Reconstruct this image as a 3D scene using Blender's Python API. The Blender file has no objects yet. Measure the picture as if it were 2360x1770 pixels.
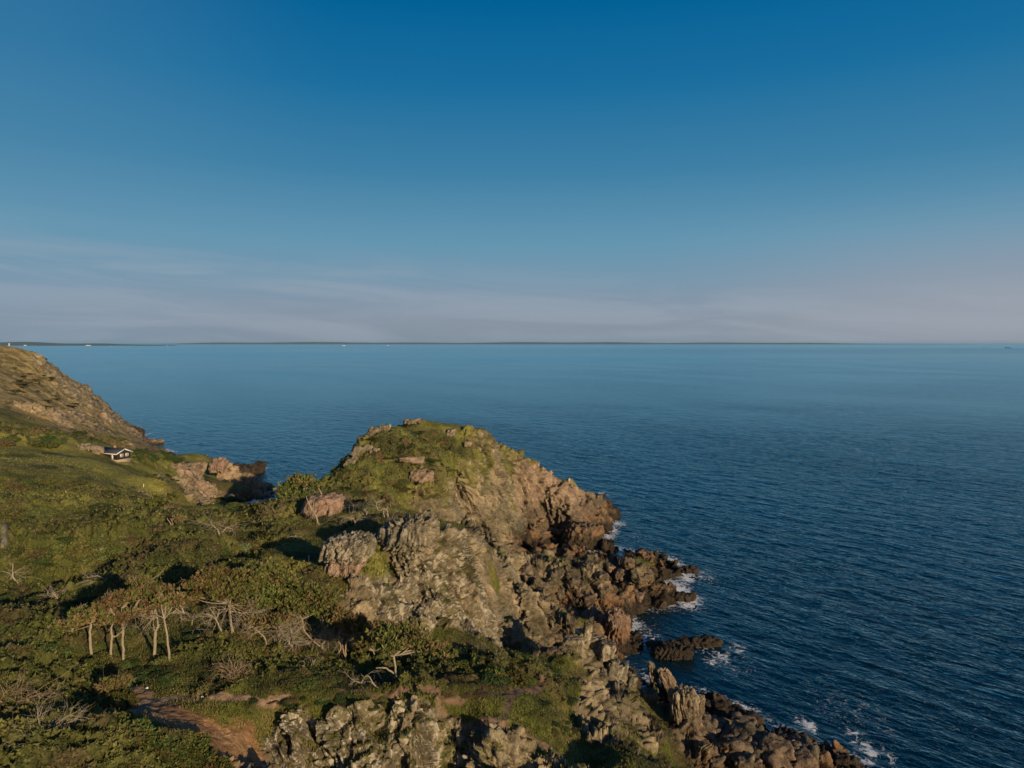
import bpy, math, random
import numpy as np
from mathutils import Vector, Matrix

C = bpy.context.scene.collection
R = math.radians
rng = np.random.default_rng(7)
random.seed(7)

# ---------------------------------------------------------------- camera
H = 52.0                      # the drone hovers 52 m above the sea
F = 1635.0                    # focal length in photo pixels (photo 2360 x 1770)
PITCH = math.atan(95.0 / F)
cd = bpy.data.cameras.new('camera')
cam = bpy.data.objects.new('camera', cd)
C.objects.link(cam)
cam.location = (0, 0, H)
cam.rotation_euler = (math.pi / 2 - PITCH, 0, 0)
cd.sensor_width = 36
cd.lens = 36 * F / 2360
cd.clip_start = 0.5
cd.clip_end = 200000
bpy.context.scene.camera = cam

# ---------------------------------------------------------------- sky, sun, exposure
SUN_EL, SUN_AZ = R(14.5), R(-37)      # sun stands low behind the camera, to its right
sc = bpy.context.scene
w = bpy.data.worlds.new('World')
sc.world = w
w.use_nodes = True
nt = w.node_tree
nt.nodes.clear()


def N(t, typ, **kw):
    n = t.nodes.new(typ)
    for k, v in kw.items():
        setattr(n, k, v)
    return n


def math_node(t, op, a, b=None, c=None):
    n = t.nodes.new('ShaderNodeMath')
    n.operation = op
    for i, s in enumerate((a, b, c)):
        if s is None:
            continue
        if isinstance(s, (int, float)):
            n.inputs[i].default_value = s
        else:
            t.links.new(s, n.inputs[i])
    return n.outputs[0]


def maprange(t, s, a, b, c=0.0, d=1.0, smooth=False):
    n = t.nodes.new('ShaderNodeMapRange')
    if smooth:
        n.interpolation_type = 'SMOOTHSTEP'
    t.links.new(s, n.inputs[0])
    for i, v in enumerate((a, b, c, d)):
        n.inputs[i + 1].default_value = v
    return n.outputs[0]


def mixc(t, fac, a, b, mode='MIX'):
    n = t.nodes.new('ShaderNodeMix')
    n.data_type = 'RGBA'
    n.blend_type = mode
    for s, i in ((fac, 0), (a, 6), (b, 7)):
        if isinstance(s, (int, float)):
            n.inputs[i].default_value = s
        elif isinstance(s, tuple):
            n.inputs[i].default_value = s if len(s) == 4 else (*s, 1)
        else:
            t.links.new(s, n.inputs[i])
    return n.outputs[2]


sky = N(nt, 'ShaderNodeTexSky', sky_type='NISHITA')
sky.sun_disc = False
sky.sun_elevation = SUN_EL
sky.sun_rotation = math.pi + SUN_AZ
sky.altitude = 50
sky.air_density = 1.0
sky.dust_density = 0.6
sky.ozone_density = 3.0
tc = N(nt, 'ShaderNodeTexCoord')
sep = N(nt, 'ShaderNodeSeparateXYZ')
nt.links.new(tc.outputs['Generated'], sep.inputs[0])
el = sep.outputs[2]
# thin high cloud veil low over the horizon
mp = N(nt, 'ShaderNodeCombineXYZ')
nt.links.new(math_node(nt, 'MULTIPLY', sep.outputs[0], 2.4), mp.inputs[0])
nt.links.new(math_node(nt, 'MULTIPLY', sep.outputs[1], 2.4), mp.inputs[1])
nt.links.new(math_node(nt, 'MULTIPLY', math_node(nt, 'ADD', el, math_node(nt, 'MULTIPLY', sep.outputs[0], 0.055)), 24.0), mp.inputs[2])
n1 = N(nt, 'ShaderNodeTexNoise')
n1.inputs['Scale'].default_value = 1.3
n1.inputs['Detail'].default_value = 7
n1.inputs['Roughness'].default_value = 0.55
n1.inputs['Distortion'].default_value = 0.9
nt.links.new(mp.outputs[0], n1.inputs[0])
streak = maprange(nt, n1.outputs[0], 0.36, 0.66, smooth=True)
# where the veil lies: below ~7 degrees on the left, lower on the right
topv = maprange(nt, sep.outputs[0], -0.6, 0.4, 0.150, 0.075)
veil = math_node(nt, 'SUBTRACT', 1.0, math_node(nt, 'DIVIDE', el, topv))
veil = maprange(nt, veil, -0.15, 0.45, 0, 1, smooth=True)
cl = math_node(nt, 'MULTIPLY', streak, veil)
ramp = N(nt, 'ShaderNodeValToRGB')


def lin(c):
    return tuple(((q / 255 + 0.055) / 1.055) ** 2.4 if q > 10 else q / 255 / 12.92 for q in c)


STOPS = ((0.0, (131, 143, 158)), (0.03, (136, 148, 163)), (0.055, (131, 149, 167)), (0.09, (118, 150, 172)), (0.137, (100, 149, 176)),
         (0.23, (62, 127, 165)), (0.33, (26, 110, 158)), (0.42, (2, 97, 150)), (0.7, (0, 74, 128)))
while len(ramp.color_ramp.elements) < len(STOPS):
    ramp.color_ramp.elements.new(0.5)
for e_, (p_, c_) in zip(ramp.color_ramp.elements, STOPS):
    e_.position = p_
    e_.color = (*lin(c_), 1)
nt.links.new(el, ramp.inputs[0])
side_ = maprange(nt, sep.outputs[0], 0.15, 0.6, 0, 1, smooth=True)
low = maprange(nt, el, 0.02, 0.20, 1, 0, smooth=True)
skc = mixc(nt, math_node(nt, 'MULTIPLY', math_node(nt, 'MULTIPLY', side_, low), 0.6), ramp.outputs[0], lin((160, 162, 172)))
sidel = maprange(nt, sep.outputs[0], -0.2, -0.6, 0, 0.18, smooth=True)
skc = mixc(nt, sidel, skc, lin((105, 150, 178)))
skc = mixc(nt, math_node(nt, 'MULTIPLY', cl, 0.36), skc, lin((162, 172, 184)))
ten = mixc(nt, 1.0, skc, (10, 10, 10), 'MULTIPLY')
# towards the sun (behind the camera) the physical sky takes over
back = maprange(nt, sep.outputs[1], 0.1, -0.5, 0, 1, smooth=True)
dim = mixc(nt, 1.0, sky.outputs[0], (.6, .6, .65), 'MULTIPLY')
c0 = mixc(nt, back, ten, dim)
bg = N(nt, 'ShaderNodeBackground')
bg.inputs[1].default_value = 0.1
nt.links.new(c0, bg.inputs[0])
wo = N(nt, 'ShaderNodeOutputWorld')
nt.links.new(bg.outputs[0], wo.inputs[0])

sl = bpy.data.lights.new('sun', 'SUN')
sl.energy = 5.0
sl.angle = R(0.6)
sl.color = (1.0, 0.755, 0.45)
sun = bpy.data.objects.new('sun', sl)
C.objects.link(sun)
sd = Vector((-math.sin(SUN_AZ) * math.cos(SUN_EL), -math.cos(SUN_AZ) * math.cos(SUN_EL), math.sin(SUN_EL)))
sun.rotation_euler = sd.to_track_quat('Z', 'Y').to_euler()
sc.view_settings.view_transform = 'Standard'
sc.view_settings.look = 'None'
sc.view_settings.exposure = 0.0
sc.view_settings.gamma = 1
sc.cycles.max_bounces = 5
sc.cycles.diffuse_bounces = 2
sc.cycles.glossy_bounces = 2
sc.cycles.transparent_max_bounces = 4


# ---------------------------------------------------------------- numpy noise
def hash3(ix, iy, iz, s=0):
    h = (ix.astype(np.int64) * 374761393 + iy.astype(np.int64) * 668265263 + iz.astype(np.int64) * 2147483647 + s * 974634777) & 0xffffffff
    h = ((h ^ (h >> 13)) * 1274126177) & 0xffffffff
    h = ((h ^ (h >> 16)) * 2246822519) & 0xffffffff
    return h ^ (h >> 15)


def rnd(h, k=0):
    h = ((h + k * 2654435769) * 2246822519) & 0xffffffff
    h = ((h ^ (h >> 15)) * 3266489917) & 0xffffffff
    return ((h ^ (h >> 13)) & 0xffffff).astype(np.float32) / np.float32(16777216.0)


def vnoise2(x, y, s=0):
    """smooth value-gradient noise in the plane, about -1..1"""
    x0 = np.floor(x); y0 = np.floor(y)
    fx = (x - x0).astype(np.float32); fy = (y - y0).astype(np.float32)
    ix = x0.astype(np.int64); iy = y0.astype(np.int64)
    u = fx * fx * fx * (fx * (fx * 6 - 15) + 10); v = fy * fy * fy * (fy * (fy * 6 - 15) + 10)
    z = np.zeros_like(ix)
    out = []
    for dx in (0, 1):
        for dy in (0, 1):
            a = rnd(hash3(ix + dx, iy + dy, z, s)) * np.float32(6.2831853)
            out.append(np.cos(a) * (fx - dx) + np.sin(a) * (fy - dy))
    a = out[0] * (1 - v) + out[1] * v
    b = out[2] * (1 - v) + out[3] * v
    return (a * (1 - u) + b * u) * 1.5


def fbm2(x, y, oct=4, s=0, gain=0.5):
    t = 0; a = 1.0; tot = 0
    for o in range(oct):
        t = t + a * vnoise2(x * 2 ** o + 13.7 * o, y * 2 ** o - 7.1 * o, s + o)
        tot += a; a *= gain
    return t / tot * 1.4


def vnoise3(x, y, z, s=0):
    x0 = np.floor(x); y0 = np.floor(y); z0 = np.floor(z)
    f = [(q - q0).astype(np.float32) for q, q0 in ((x, x0), (y, y0), (z, z0))]
    i = [q0.astype(np.int64) for q0 in (x0, y0, z0)]
    w_ = [q * q * (3 - 2 * q) for q in f]
    t = 0
    for dx in (0, 1):
        for dy in (0, 1):
            for dz in (0, 1):
                c = rnd(hash3(i[0] + dx, i[1] + dy, i[2] + dz, s)) * 2 - 1
                t = t + c * (w_[0] if dx else 1 - w_[0]) * (w_[1] if dy else 1 - w_[1]) * (w_[2] if dz else 1 - w_[2])
    return t


def fbm3(P, oct=4, s=0, gain=0.5):
    t = 0; a = 1.0; tot = 0
    for o in range(oct):
        k = 2.0 ** o
        t = t + a * vnoise3(P[:, 0] * k + 5.3 * o, P[:, 1] * k - 3.1 * o, P[:, 2] * k + 1.7 * o, s + o)
        tot += a; a *= gain
    return t / tot


def facets(P, s=0, tilt=0.5):
    """cellular blocks: each cell of space gets an offset and a tilted face.
    returns displacement about -1..1, crack factor 0..1 (0 at the crack) and the cell's random number"""
    n = len(P)
    i0 = np.floor(P).astype(np.int64)
    best = np.full(n, 9.0, np.float32); second = np.full(n, 9.0, np.float32)
    bid = np.zeros(n, np.int64)
    bx = np.zeros((n, 3), np.float32)
    fr = (P - i0).astype(np.float32)
    for dx in (-1, 0, 1):
        for dy in (-1, 0, 1):
            for dz in (-1, 0, 1):
                h = hash3(i0[:, 0] + dx, i0[:, 1] + dy, i0[:, 2] + dz, s)
                ox = dx + rnd(h, 1) - fr[:, 0]
                oy = dy + rnd(h, 2) - fr[:, 1]
                oz = dz + rnd(h, 3) - fr[:, 2]
                d = ox * ox + oy * oy + oz * oz
                m = d < best
                second = np.where(m, best, np.minimum(second, d))
                best = np.where(m, d, best)
                bid = np.where(m, h, bid)
                bx[:, 0] = np.where(m, -ox, bx[:, 0]); bx[:, 1] = np.where(m, -oy, bx[:, 1]); bx[:, 2] = np.where(m, -oz, bx[:, 2])
    r = rnd(bid, 5)
    g = np.stack([rnd(bid, 6), rnd(bid, 7), rnd(bid, 8)], 1) * 2 - 1
    disp = (r * 2 - 1) * 0.6 + tilt * 1.6 * (g * bx).sum(1)
    crack = np.clip((np.sqrt(second) - np.sqrt(best)) / 0.16, 0, 1)
    return disp, crack, r


def sstep(a, b, x):
    t = np.clip((x - a) / (b - a), 0, 1)
    return t * t * (3 - 2 * t)


# ---------------------------------------------------------------- heights of the land
def ray(u, v):
    x = (u - 1180.0) / F; z = -(v - 885.0) / F
    c, s = math.cos(PITCH), math.sin(PITCH)
    return x, c + z * s, z * c - s          # direction


def at_z(u, v, z):
    x, y, k = ray(u, v)
    t = (z - H) / k
    return x * t, y * t, z


def at_y(u, v, Y):
    x, y, k = ray(u, v)
    t = Y / y
    return x * t, Y, H + k * t


# (place seen in the photo, height above the sea) - survey points of the terrain
SURVEY = """
1990 1770 0,1892 1755 0,1870 1721 0,1800 1690 .2,1761 1676 .1,1688 1635 .1,1627 1612 .2,1428 1511 0,1466 1572 0,1500 1600 .5
1405 1506 .3,1470 1492 0,1448 1425 0,1485 1406 0,1554 1391 0,1550 1367 0,1533 1347 0,1558 1330 0,1558 1312 0
1501 1289 0,1485 1283 0,1428 1276 0,1379 1272 0,1330 1280 .3,1367 1233 0,1393 1231 0,1408 1220 0,1409 1205 0,1419 1196 0,1406 1168 0,1384 1148 0
1350 1600 17,1450 1680 12,1500 1730 9,1560 1750 5,1650 1700 1.5,1750 1740 1.2,1650 1770 3,1850 1765 .8,1300 1650 21,1400 1720 17,1300 1770 21,1450 1770 14,1550 1770 8
1330 1475 15.5,1390 1540 12,1440 1600 9,1490 1645 6.5,1580 1690 4,1270 1530 17.5,1200 1545 19,1180 1610 24,1290 1570 19.5,1380 1640 14.5
1000 1615 25.3,1150 1675 24.5,1280 1735 22.5,1240 1640 23,1100 1640 24.5
560 1610 27,700 1620 26.6,850 1625 26,930 1612 25.6
250 1640 27.5,400 1650 27,500 1700 26.2,600 1770 24.6,480 1770 26.5,300 1770 29,0 1770 30,450 1720 27.5,150 1650 28.5,0 1600 30,0 1500 30,60 1460 29,130 1440 28.3
283 1523 26.5,390 1525 26.5,540 1465 26,640 1505 25,780 1535 24,930 1560 23.5,500 1600 27,660 1590 26.8,800 1580 25.5,1000 1560 23.5,1130 1530 21.5,1100 1590 24,1220 1570 21.3,330 1600 27.2,200 1560 27
700 1335 28,560 1305 28.5,430 1310 27.5,200 1350 23.6,80 1345 23.8,300 1332 24.4,200 1420 26.3,60 1400 26.3,150 1290 26.2,20 1290 26.6,300 1300 26.6,620 1265 26,650 1240 24.7,760 1290 25.5,730 1400 26,650 1400 24.5,450 1420 25.5
860 1240 25.5,805 1262 28,750 1330 26.2,945 1200 30,900 1270 27.3,1000 1215 28,1060 1260 25,1110 1290 22,1160 1332 18
900 1300 27,850 1350 25.5,850 1420 22.5,900 1470 20.5,1000 1350 24.5,1000 1420 20.5,1000 1480 18,1080 1330 22.5,1100 1400 18,1120 1480 14.5,1170 1510 13
1180 1360 13,1200 1440 9,1240 1480 5,1270 1512 2.5,1300 1440 3.5,1350 1440 5,1320 1500 3,1380 1470 3,1170 1430 12
1180 1290 8,1250 1340 7,1300 1300 3.5,1230 1300 5.5,1400 1300 4.5,1450 1340 4,1480 1310 3,1400 1375 3.5,1350 1400 2.5,1520 1360 1.6,1530 1303 1.5,1500 1380 1,1300 1350 6,1300 1400 2,1240 1390 6
1080 1240 18,1150 1290 10,1000 1190 23,900 1170 25,800 1155 25,760 1160 25.3,700 1200 25,1200 1285 2.5,1250 1280 1
1100 1230 9,1200 1266 1,1050 1200 13,1000 1170 17,950 1140 20,880 1130 22,800 1112 23.7,755 1122 23,1250 1262 .5,1310 1250 .3
790 1090 24.8,826 1040 28,900 1060 27,950 1080 25,1000 1050 25.5,1020 1085 24,1080 1080 23,1100 1120 17.5,1120 1180 11,1150 1230 5
950 970 32.6,900 987 32,850 1007 31,1000 976 32,1060 1001 29.5,1100 1022 27,1150 1047 23.5,1200 1067 20,1230 1087 17,1250 1087 16,1300 1112 12,1350 1142 8.5,1388 1167 4.5,1398 1192 2
1200 1130 13,1250 1160 9.5,1300 1180 7.5,1340 1210 3.3,1250 1210 4,1200 1200 7,1150 1120 16.5
488 1146 15,390 1104 18,300 1090 20,300 1130 20.5,400 1160 18,500 1180 17,560 1190 18,340 1075 17,420 1070 14.5,250 1064 19.3,200 1040 22,100 1020 25,0 1010 27,0 1060 27,100 1080 26,200 1100 24,0 1120 26,150 1150 25,300 1200 24.5,450 1220 24,600 1220 23.5,0 1200 27,100 1260 27,300 1260 26.5,450 1260 26,680 1160 22.5,600 1165 19.5
400 1048 11,470 1047 12,430 1080 12,500 1075 8,480 1100 7,460 1130 6,510 1055 11,540 1076 7.5,570 1100 4.2,600 1128 .6,560 1087 0,605 1120 0,615 1140 0,555 1120 3.5
0 860 40,0 900 35,50 920 32,0 950 31,100 940 29,100 970 26,180 950 22,180 990 20,250 960 16,250 1000 13,300 1010 8,330 1030 5.5,380 1046 2.5,250 1035 17,300 1042 13,350 1052 11.5,330 1010 0,345 1028 0,402 1050 0
"""
SKYLINE = "0 797 330,60 805 335,100 835 345,150 868 360,200 892 372,230 930 380,290 975 395,322 998 404"   # u v distance
PLAN = """
-15 35 21,0 36 18,20 40 14,40 50 7,60 62 0,620 0 0
-14 48.0 23.2,-11 47.9 22.6,-8 48.4 22.4,-4 48.6 22.2,0 49.2 22.3,4 49.4 22.3,8 48.6 22.5,-17 45.5 24
-25 200 15,-25 214 -3,-45 165 4,-52 185 -4,-70 205 -4,-60 152 17,-76 166 5,-80 188 -3,0 206 8,5 224 -4,20 217 3,30 232 -4,40 224 -4,-40 178 8,-46 190 -3
-300 300 60,-300 360 55,-300 420 30,-280 470 -4,-214 428 -5,-200 405 -5,-188 380 -5,-262 445 5,-330 340 62
-150 150 28,-120 100 28,-70 60 29,-60 40 29,-100 60 30,-40 25 27,-20 20 25,0 20 20,-250 200 38,-200 120 36,-250 260 45
60 105 -5,60 130 -6,80 160 -6,60 190 -6,60 240 -8,100 200 -8,0 260 -8,-30 240 -6,-60 300 -8,-120 300 -4,-120 340 -7,-170 420 -8,40 280 -9,75 85 -5,100 75 -7,-100 260 -5,-90 220 -3,-92 240 -4
48 87 -4,44 93 -4,39 100 -4,34 106 -3.5,50 80 -3,30 118 -3,24 106 -2,28 96 -1,36 108 -3,46 150 -4,50 170 -5,36 176 -3,26 170 -1.5,18 171 -.8,150 150 -9,200 300 -10,200 100 -10,260 200 -10,350 350 -10,350 60 -10,300 500 -10,-200 500 -10,0 480 -10,100 20 -9,60 30 -3,-320 520 -8
"""
pts = []
for row in SURVEY.replace('\n', ',').split(','):
    q = row.split()
    if len(q) == 3:
        pts.append(at_z(*map(float, q)))
for row in SKYLINE.split(','):
    pts.append(at_y(*map(float, row.split())))
for row in PLAN.replace('\n', ',').split(','):
    q = row.split()
    if len(q) == 3 and float(q[0]) < 600:
        pts.append(tuple(map(float, q)))
pts = np.array(pts)
# the control heights, interpolated with a multiquadric
cc = 2.5
dm = np.sqrt(((pts[:, None, :2] - pts[None, :, :2]) ** 2).sum(2) + cc * cc)
A = np.zeros((len(pts) + 3,) * 2)
n_ = len(pts)
A[:n_, :n_] = dm + np.eye(n_) * -0.25
A[:n_, n_] = 1; A[:n_, n_ + 1:n_ + 3] = pts[:, :2] / 100
A[n_:, :n_] = A[:n_, n_:].T
wts = np.linalg.solve(A, np.concatenate([pts[:, 2], np.zeros(3)]))

GX0, GY0, GS = -340.0, 5.0, 0.75
GNX, GNY = 740, 720
gx = GX0 + GS * np.arange(GNX); gy = GY0 + GS * np.arange(GNY)
GXX, GYY = np.meshgrid(gx, gy)
hz0 = np.zeros(GXX.shape)
for k in range(n_):
    hz0 += wts[k] * np.sqrt((GXX - pts[k, 0]) ** 2 + (GYY - pts[k, 1]) ** 2 + cc * cc)
hz0 += wts[n_] + wts[n_ + 1] * GXX / 100 + wts[n_ + 2] * GYY / 100
hz0 = np.clip(hz0, -9, 90)
hz0 = np.where(GXX > 75, np.minimum(hz0, -5), hz0)


def samp(G, x, y):
    fx = np.clip((np.asarray(x) - GX0) / GS, 0, GNX - 1.001); fy = np.clip((np.asarray(y) - GY0) / GS, 0, GNY - 1.001)
    ix = fx.astype(int); iy = fy.astype(int)
    fx = fx - ix; fy = fy - iy
    return (G[iy, ix] * (1 - fx) + G[iy, ix + 1] * fx) * (1 - fy) + (G[iy + 1, ix] * (1 - fx) + G[iy + 1, ix + 1] * fx) * fy


def blur(G, k):
    for _ in range(k):
        G = (np.roll(G, 1, 0) + np.roll(G, -1, 0) + 2 * G) / 4
        G = (np.roll(G, 1, 1) + np.roll(G, -1, 1) + 2 * G) / 4
    return G


gyy, gxx = np.gradient(hz0, GS)
slope0 = np.sqrt(gxx ** 2 + gyy ** 2)


def hit(u, v, G=None):
    """where the line of sight through a place in the photo meets the land (or the sea)"""
    G = hz0 if G is None else G
    x, y, k = ray(u, v)
    t = np.arange(20.0, 520.0, 0.15)
    px, py, pz = x * t, y * t, H + k * t
    g = np.maximum(samp(G, px, py), 0)
    m = np.nonzero(pz <= g)[0]
    i = m[0] if len(m) else len(t) - 1
    return px[i], py[i], g[i]


# rock map: steep ground is bare rock, plus named patches of rock (+) and turf (-): u v radius_px amount
rockm = sstep(0.62, 1.05, blur(slope0, 1))
PATCH = """
60 935 50 .7,110 955 60 1,170 965 60 1,150 985 30 .6,230 990 60 1,270 970 50 1,60 965 30 .8,250 940 30 .6,60 985 30 -1,20 870 50 -.3,100 900 40 .2,320 1035 50 1,380 1045 40 1,130 1000 60 -1,230 1030 40 .3
470 1045 30 .3,430 1090 25 1,500 1075 25 1,560 1110 50 1.3,450 1120 20 .9,300 1100 60 -1,400 1130 60 -1,360 1075 50 -1
940 975 25 .3,1020 985 20 .9,1080 1010 20 .5,880 1050 60 -1,960 1010 70 -.9,900 1100 60 -.9,780 1110 50 -1,980 1090 30 .8,870 1075 15 .8
1050 1130 60 1,1150 1130 90 1.2,1250 1150 100 1.3,1060 1030 60 -1.5,1130 1062 50 -1.2,1000 1040 80 -1.2,1000 1075 40 -.6,1190 1092 35 -.5,1250 1100 25 .4,1300 1150 80 1.3
805 1275 35 1.1,945 1230 40 1.1,860 1230 40 -1,870 1310 40 -.8,1000 1260 60 .6,930 1350 60 1,1040 1380 90 1.1,1020 1300 30 -.5,1120 1330 50 .9,960 1440 60 .8,900 1400 60 .9,1060 1440 50 .8
1040 1300 42 -1.4,870 1312 45 -1.4,1130 1312 30 -.9,985 1290 28 -.8,1090 1345 22 -.6,1250 1350 150 1.3,1400 1330 150 1.3,1250 1450 80 1.2,1150 1260 60 1,740 1155 25 .7,1080 1220 40 .8
1330 1500 60 1,1420 1580 50 .8,1700 1700 120 1.4,1850 1740 120 1.4,1600 1740 70 1.3,1480 1600 60 1,1450 1680 60 -.4,1350 1600 70 -.3,1180 1650 60 .2
700 1700 150 1.1,900 1700 100 .9,1050 1720 80 .8,1000 1640 60 -.1,820 1600 120 -1,500 1560 200 -1.2,380 1760 90 -2,460 1775 60 -1.5,1150 1590 100 -.8,480 1700 80 -.8,1090 1710 45 1.1,1150 1745 60 1.1,1230 1765 60 1.0,1320 1775 50 .9,1190 1700 30 .4,1030 1690 40 .8,1000 1540 120 -1
"""
for row in PATCH.replace('\n', ',').split(','):
    q = row.split()
    if len(q) < 4:
        continue
    u, v, ru, am = map(float, q)
    X, Y, Z = hit(u, v)
    rr = ru * Y / F
    rockm += am * np.exp(-(((GXX - X) ** 2 + (GYY - Y) ** 2) / (rr * rr)) * 1.2)
rockm = np.clip(rockm, 0, 1)
rockm = np.maximum(rockm, sstep(3.5, 1.0, hz0))

# clefts and gullies: depth ; half width ; course as seen in the photo
CARVE = """
11;2.4;1040 1078,1060 1110,1085 1160,1110 1215
2.5;1.0;1018 1100,1030 1140,1050 1190
5.5;2.0;1245 1132,1262 1165,1290 1200
-4.5;2.4;1088 1080,1110 1130,1135 1190
-2.0;1.6;1290 1105,1320 1150
2.0;1.0;1180 1110,1195 1160,1215 1210
2.5;1.2;900 1255,915 1290,905 1330,930 1345
2.5;1.3;1130 1320,1150 1380,1160 1440,1165 1490
2.0;1.0;1000 1290,1020 1330,1060 1400
3.0;1.4;1200 1330,1215 1390,1250 1440
1.6;1.5;725 1640,728 1700,730 1770
1.6;1.5;905 1640,912 1700,920 1770
2.4;1.7;1050 1655,1062 1700,1065 1770
1.6;1.4;640 1640,632 1700
1.8;1.5;1330 1650,1345 1700,1370 1750
2.0;1.4;840 1180,800 1200,760 1215
3.2;1.3;1150 1310,1185 1380,1200 1450
-2.2;1.2;1180 1312,1212 1372,1226 1430
2.6;1.1;1100 1300,1125 1360,1130 1430
-1.8;1.0;1070 1300,1090 1360,1100 1430
2.0;1.6;600 1245,560 1255,520 1275
"""
# mid-size relief: ribs, gullies and knolls on rock, soft hummocks on turf
wx = fbm2(GXX / 22, GYY / 22, 3, 50) * 7; wy = fbm2(GXX / 22, GYY / 22, 3, 60) * 7
rib = 1 - np.abs(fbm2((GXX * 0.94 - GYY * 0.34 + wx) / 6.0, (GYY * 0.94 + GXX * 0.34 + wy) / 13.0, 4, 11)) * 2.6
hum = fbm2(GXX / 9, GYY / 9, 4, 21)
fade = sstep(-2.2, 2.5, hz0)
shoreamp = sstep(12, 4, hz0) * sstep(-3, 1, hz0) * (GXX > -20)
ribs2 = 1 - np.abs(fbm2((GXX * 0.98 + GYY * 0.2 + wx * .4) / 2.6, (GYY * 0.98 - GXX * 0.2 + wy * .4) / 8.0, 3, 41)) * 2.8
relief = rockm * (rib * 1.5 + ribs2 * .55 + fbm2(GXX / 3.2, GYY / 4.5, 3, 31) * 0.7) * (1 + 0.9 * shoreamp)
far = sstep(200, 260, GYY)
relief = relief * (1 - 0.4 * far) + (1 - rockm) * (hum * 0.7 + fbm2(GXX / 20, GYY / 20, 2, 25) * 1.1 * sstep(60, 80, GYY) * sstep(230, 190, GYY))
hG = hz0 + relief * fade
hG = blur(hG, 1)
hG[:, :2] = hG[:, 2:3]; hG[:, -2:] = hG[:, -3:-2]; hG[:2] = hG[2:3]; hG[-2:] = hG[-3:-2]
for row in CARVE.strip().split('\n'):
    dep, wid, line = row.split(';')
    q_ = np.array([hit(*map(float, r_.split())) for r_ in line.split(',')])
    d_ = np.full(GXX.shape, 1e9)
    for i in range(len(q_) - 1):
        ax_, ay_ = q_[i, 0], q_[i, 1]; bx_, by_ = q_[i + 1, 0] - ax_, q_[i + 1, 1] - ay_
        t_ = np.clip(((GXX - ax_) * bx_ + (GYY - ay_) * by_) / (bx_ * bx_ + by_ * by_ + 1e-9), 0, 1)
        d_ = np.minimum(d_, np.hypot(GXX - ax_ - t_ * bx_, GYY - ay_ - t_ * by_))
    hG -= float(dep) * np.exp(-(d_ / float(wid)) ** 2)


# ---------------------------------------------------------------- mesh helpers
def add_mesh(name, verts, faces, mat=None, parent=None, smooth=False, loc=None, link=True):
    """verts (n,3); faces: array (m,3|4) or list of tuples"""
    me = bpy.data.meshes.new(name)
    if isinstance(faces, np.ndarray):
        verts = np.ascontiguousarray(verts, np.float32)
        k = faces.shape[1]
        me.vertices.add(len(verts)); me.vertices.foreach_set('co', verts.ravel())
        me.loops.add(faces.size); me.loops.foreach_set('vertex_index', np.ascontiguousarray(faces, np.int32).ravel())
        me.polygons.add(len(faces)); me.polygons.foreach_set('loop_start', np.arange(0, faces.size, k, dtype=np.int32))
        me.update(calc_edges=True)
    else:
        me.from_pydata([tuple(map(float, q)) for q in verts], [], faces)
    if smooth:
        me.shade_smooth()
    if mat:
        me.materials.append(mat)
    if not link:
        return me
    o = bpy.data.objects.new(name, me)
    C.objects.link(o)
    if parent is not None:
        o.parent = parent
    if loc is not None:
        o.location = loc
    return o


def set_attr(me, name, arr, kind='FLOAT'):
    a = me.attributes.new(name, kind, 'POINT')
    if kind == 'FLOAT':
        a.data.foreach_set('value', np.ascontiguousarray(arr, np.float32))
    elif kind == 'FLOAT_COLOR':
        col = np.ones((len(arr), 4), np.float32); col[:, :3] = arr
        a.data.foreach_set('color', col.ravel())
    elif kind == 'FLOAT_VECTOR':
        a.data.foreach_set('vector', np.ascontiguousarray(arr, np.float32).ravel())


def tag(o, label=None, cat=None, group=None, kind=None):
    if label: o['label'] = label
    if cat: o['category'] = cat
    if group: o['group'] = group
    if kind: o['kind'] = kind
    return o


def new_mat(name):
    m = bpy.data.materials.new(name)
    m.use_nodes = True
    t = m.node_tree
    return m, t, t.nodes['Principled BSDF']


def attr(t, name):
    n = t.nodes.new('ShaderNodeAttribute'); n.attribute_name = name
    return n


def noise(t, vec, scale, detail=4, rough=0.55, dist=0.0):
    n = t.nodes.new('ShaderNodeTexNoise')
    n.inputs['Scale'].default_value = scale
    n.inputs['Detail'].default_value = detail
    n.inputs['Roughness'].default_value = rough
    n.inputs['Distortion'].default_value = dist
    t.links.new(vec, n.inputs['Vector'])
    return n.outputs[0]


def bump(t, h, strength, dist, normal=None):
    n = t.nodes.new('ShaderNodeBump')
    n.inputs['Strength'].default_value = strength
    n.inputs['Distance'].default_value = dist
    t.links.new(h, n.inputs['Height'])
    if normal is not None:
        t.links.new(normal, n.inputs['Normal'])
    return n.outputs[0]


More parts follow.
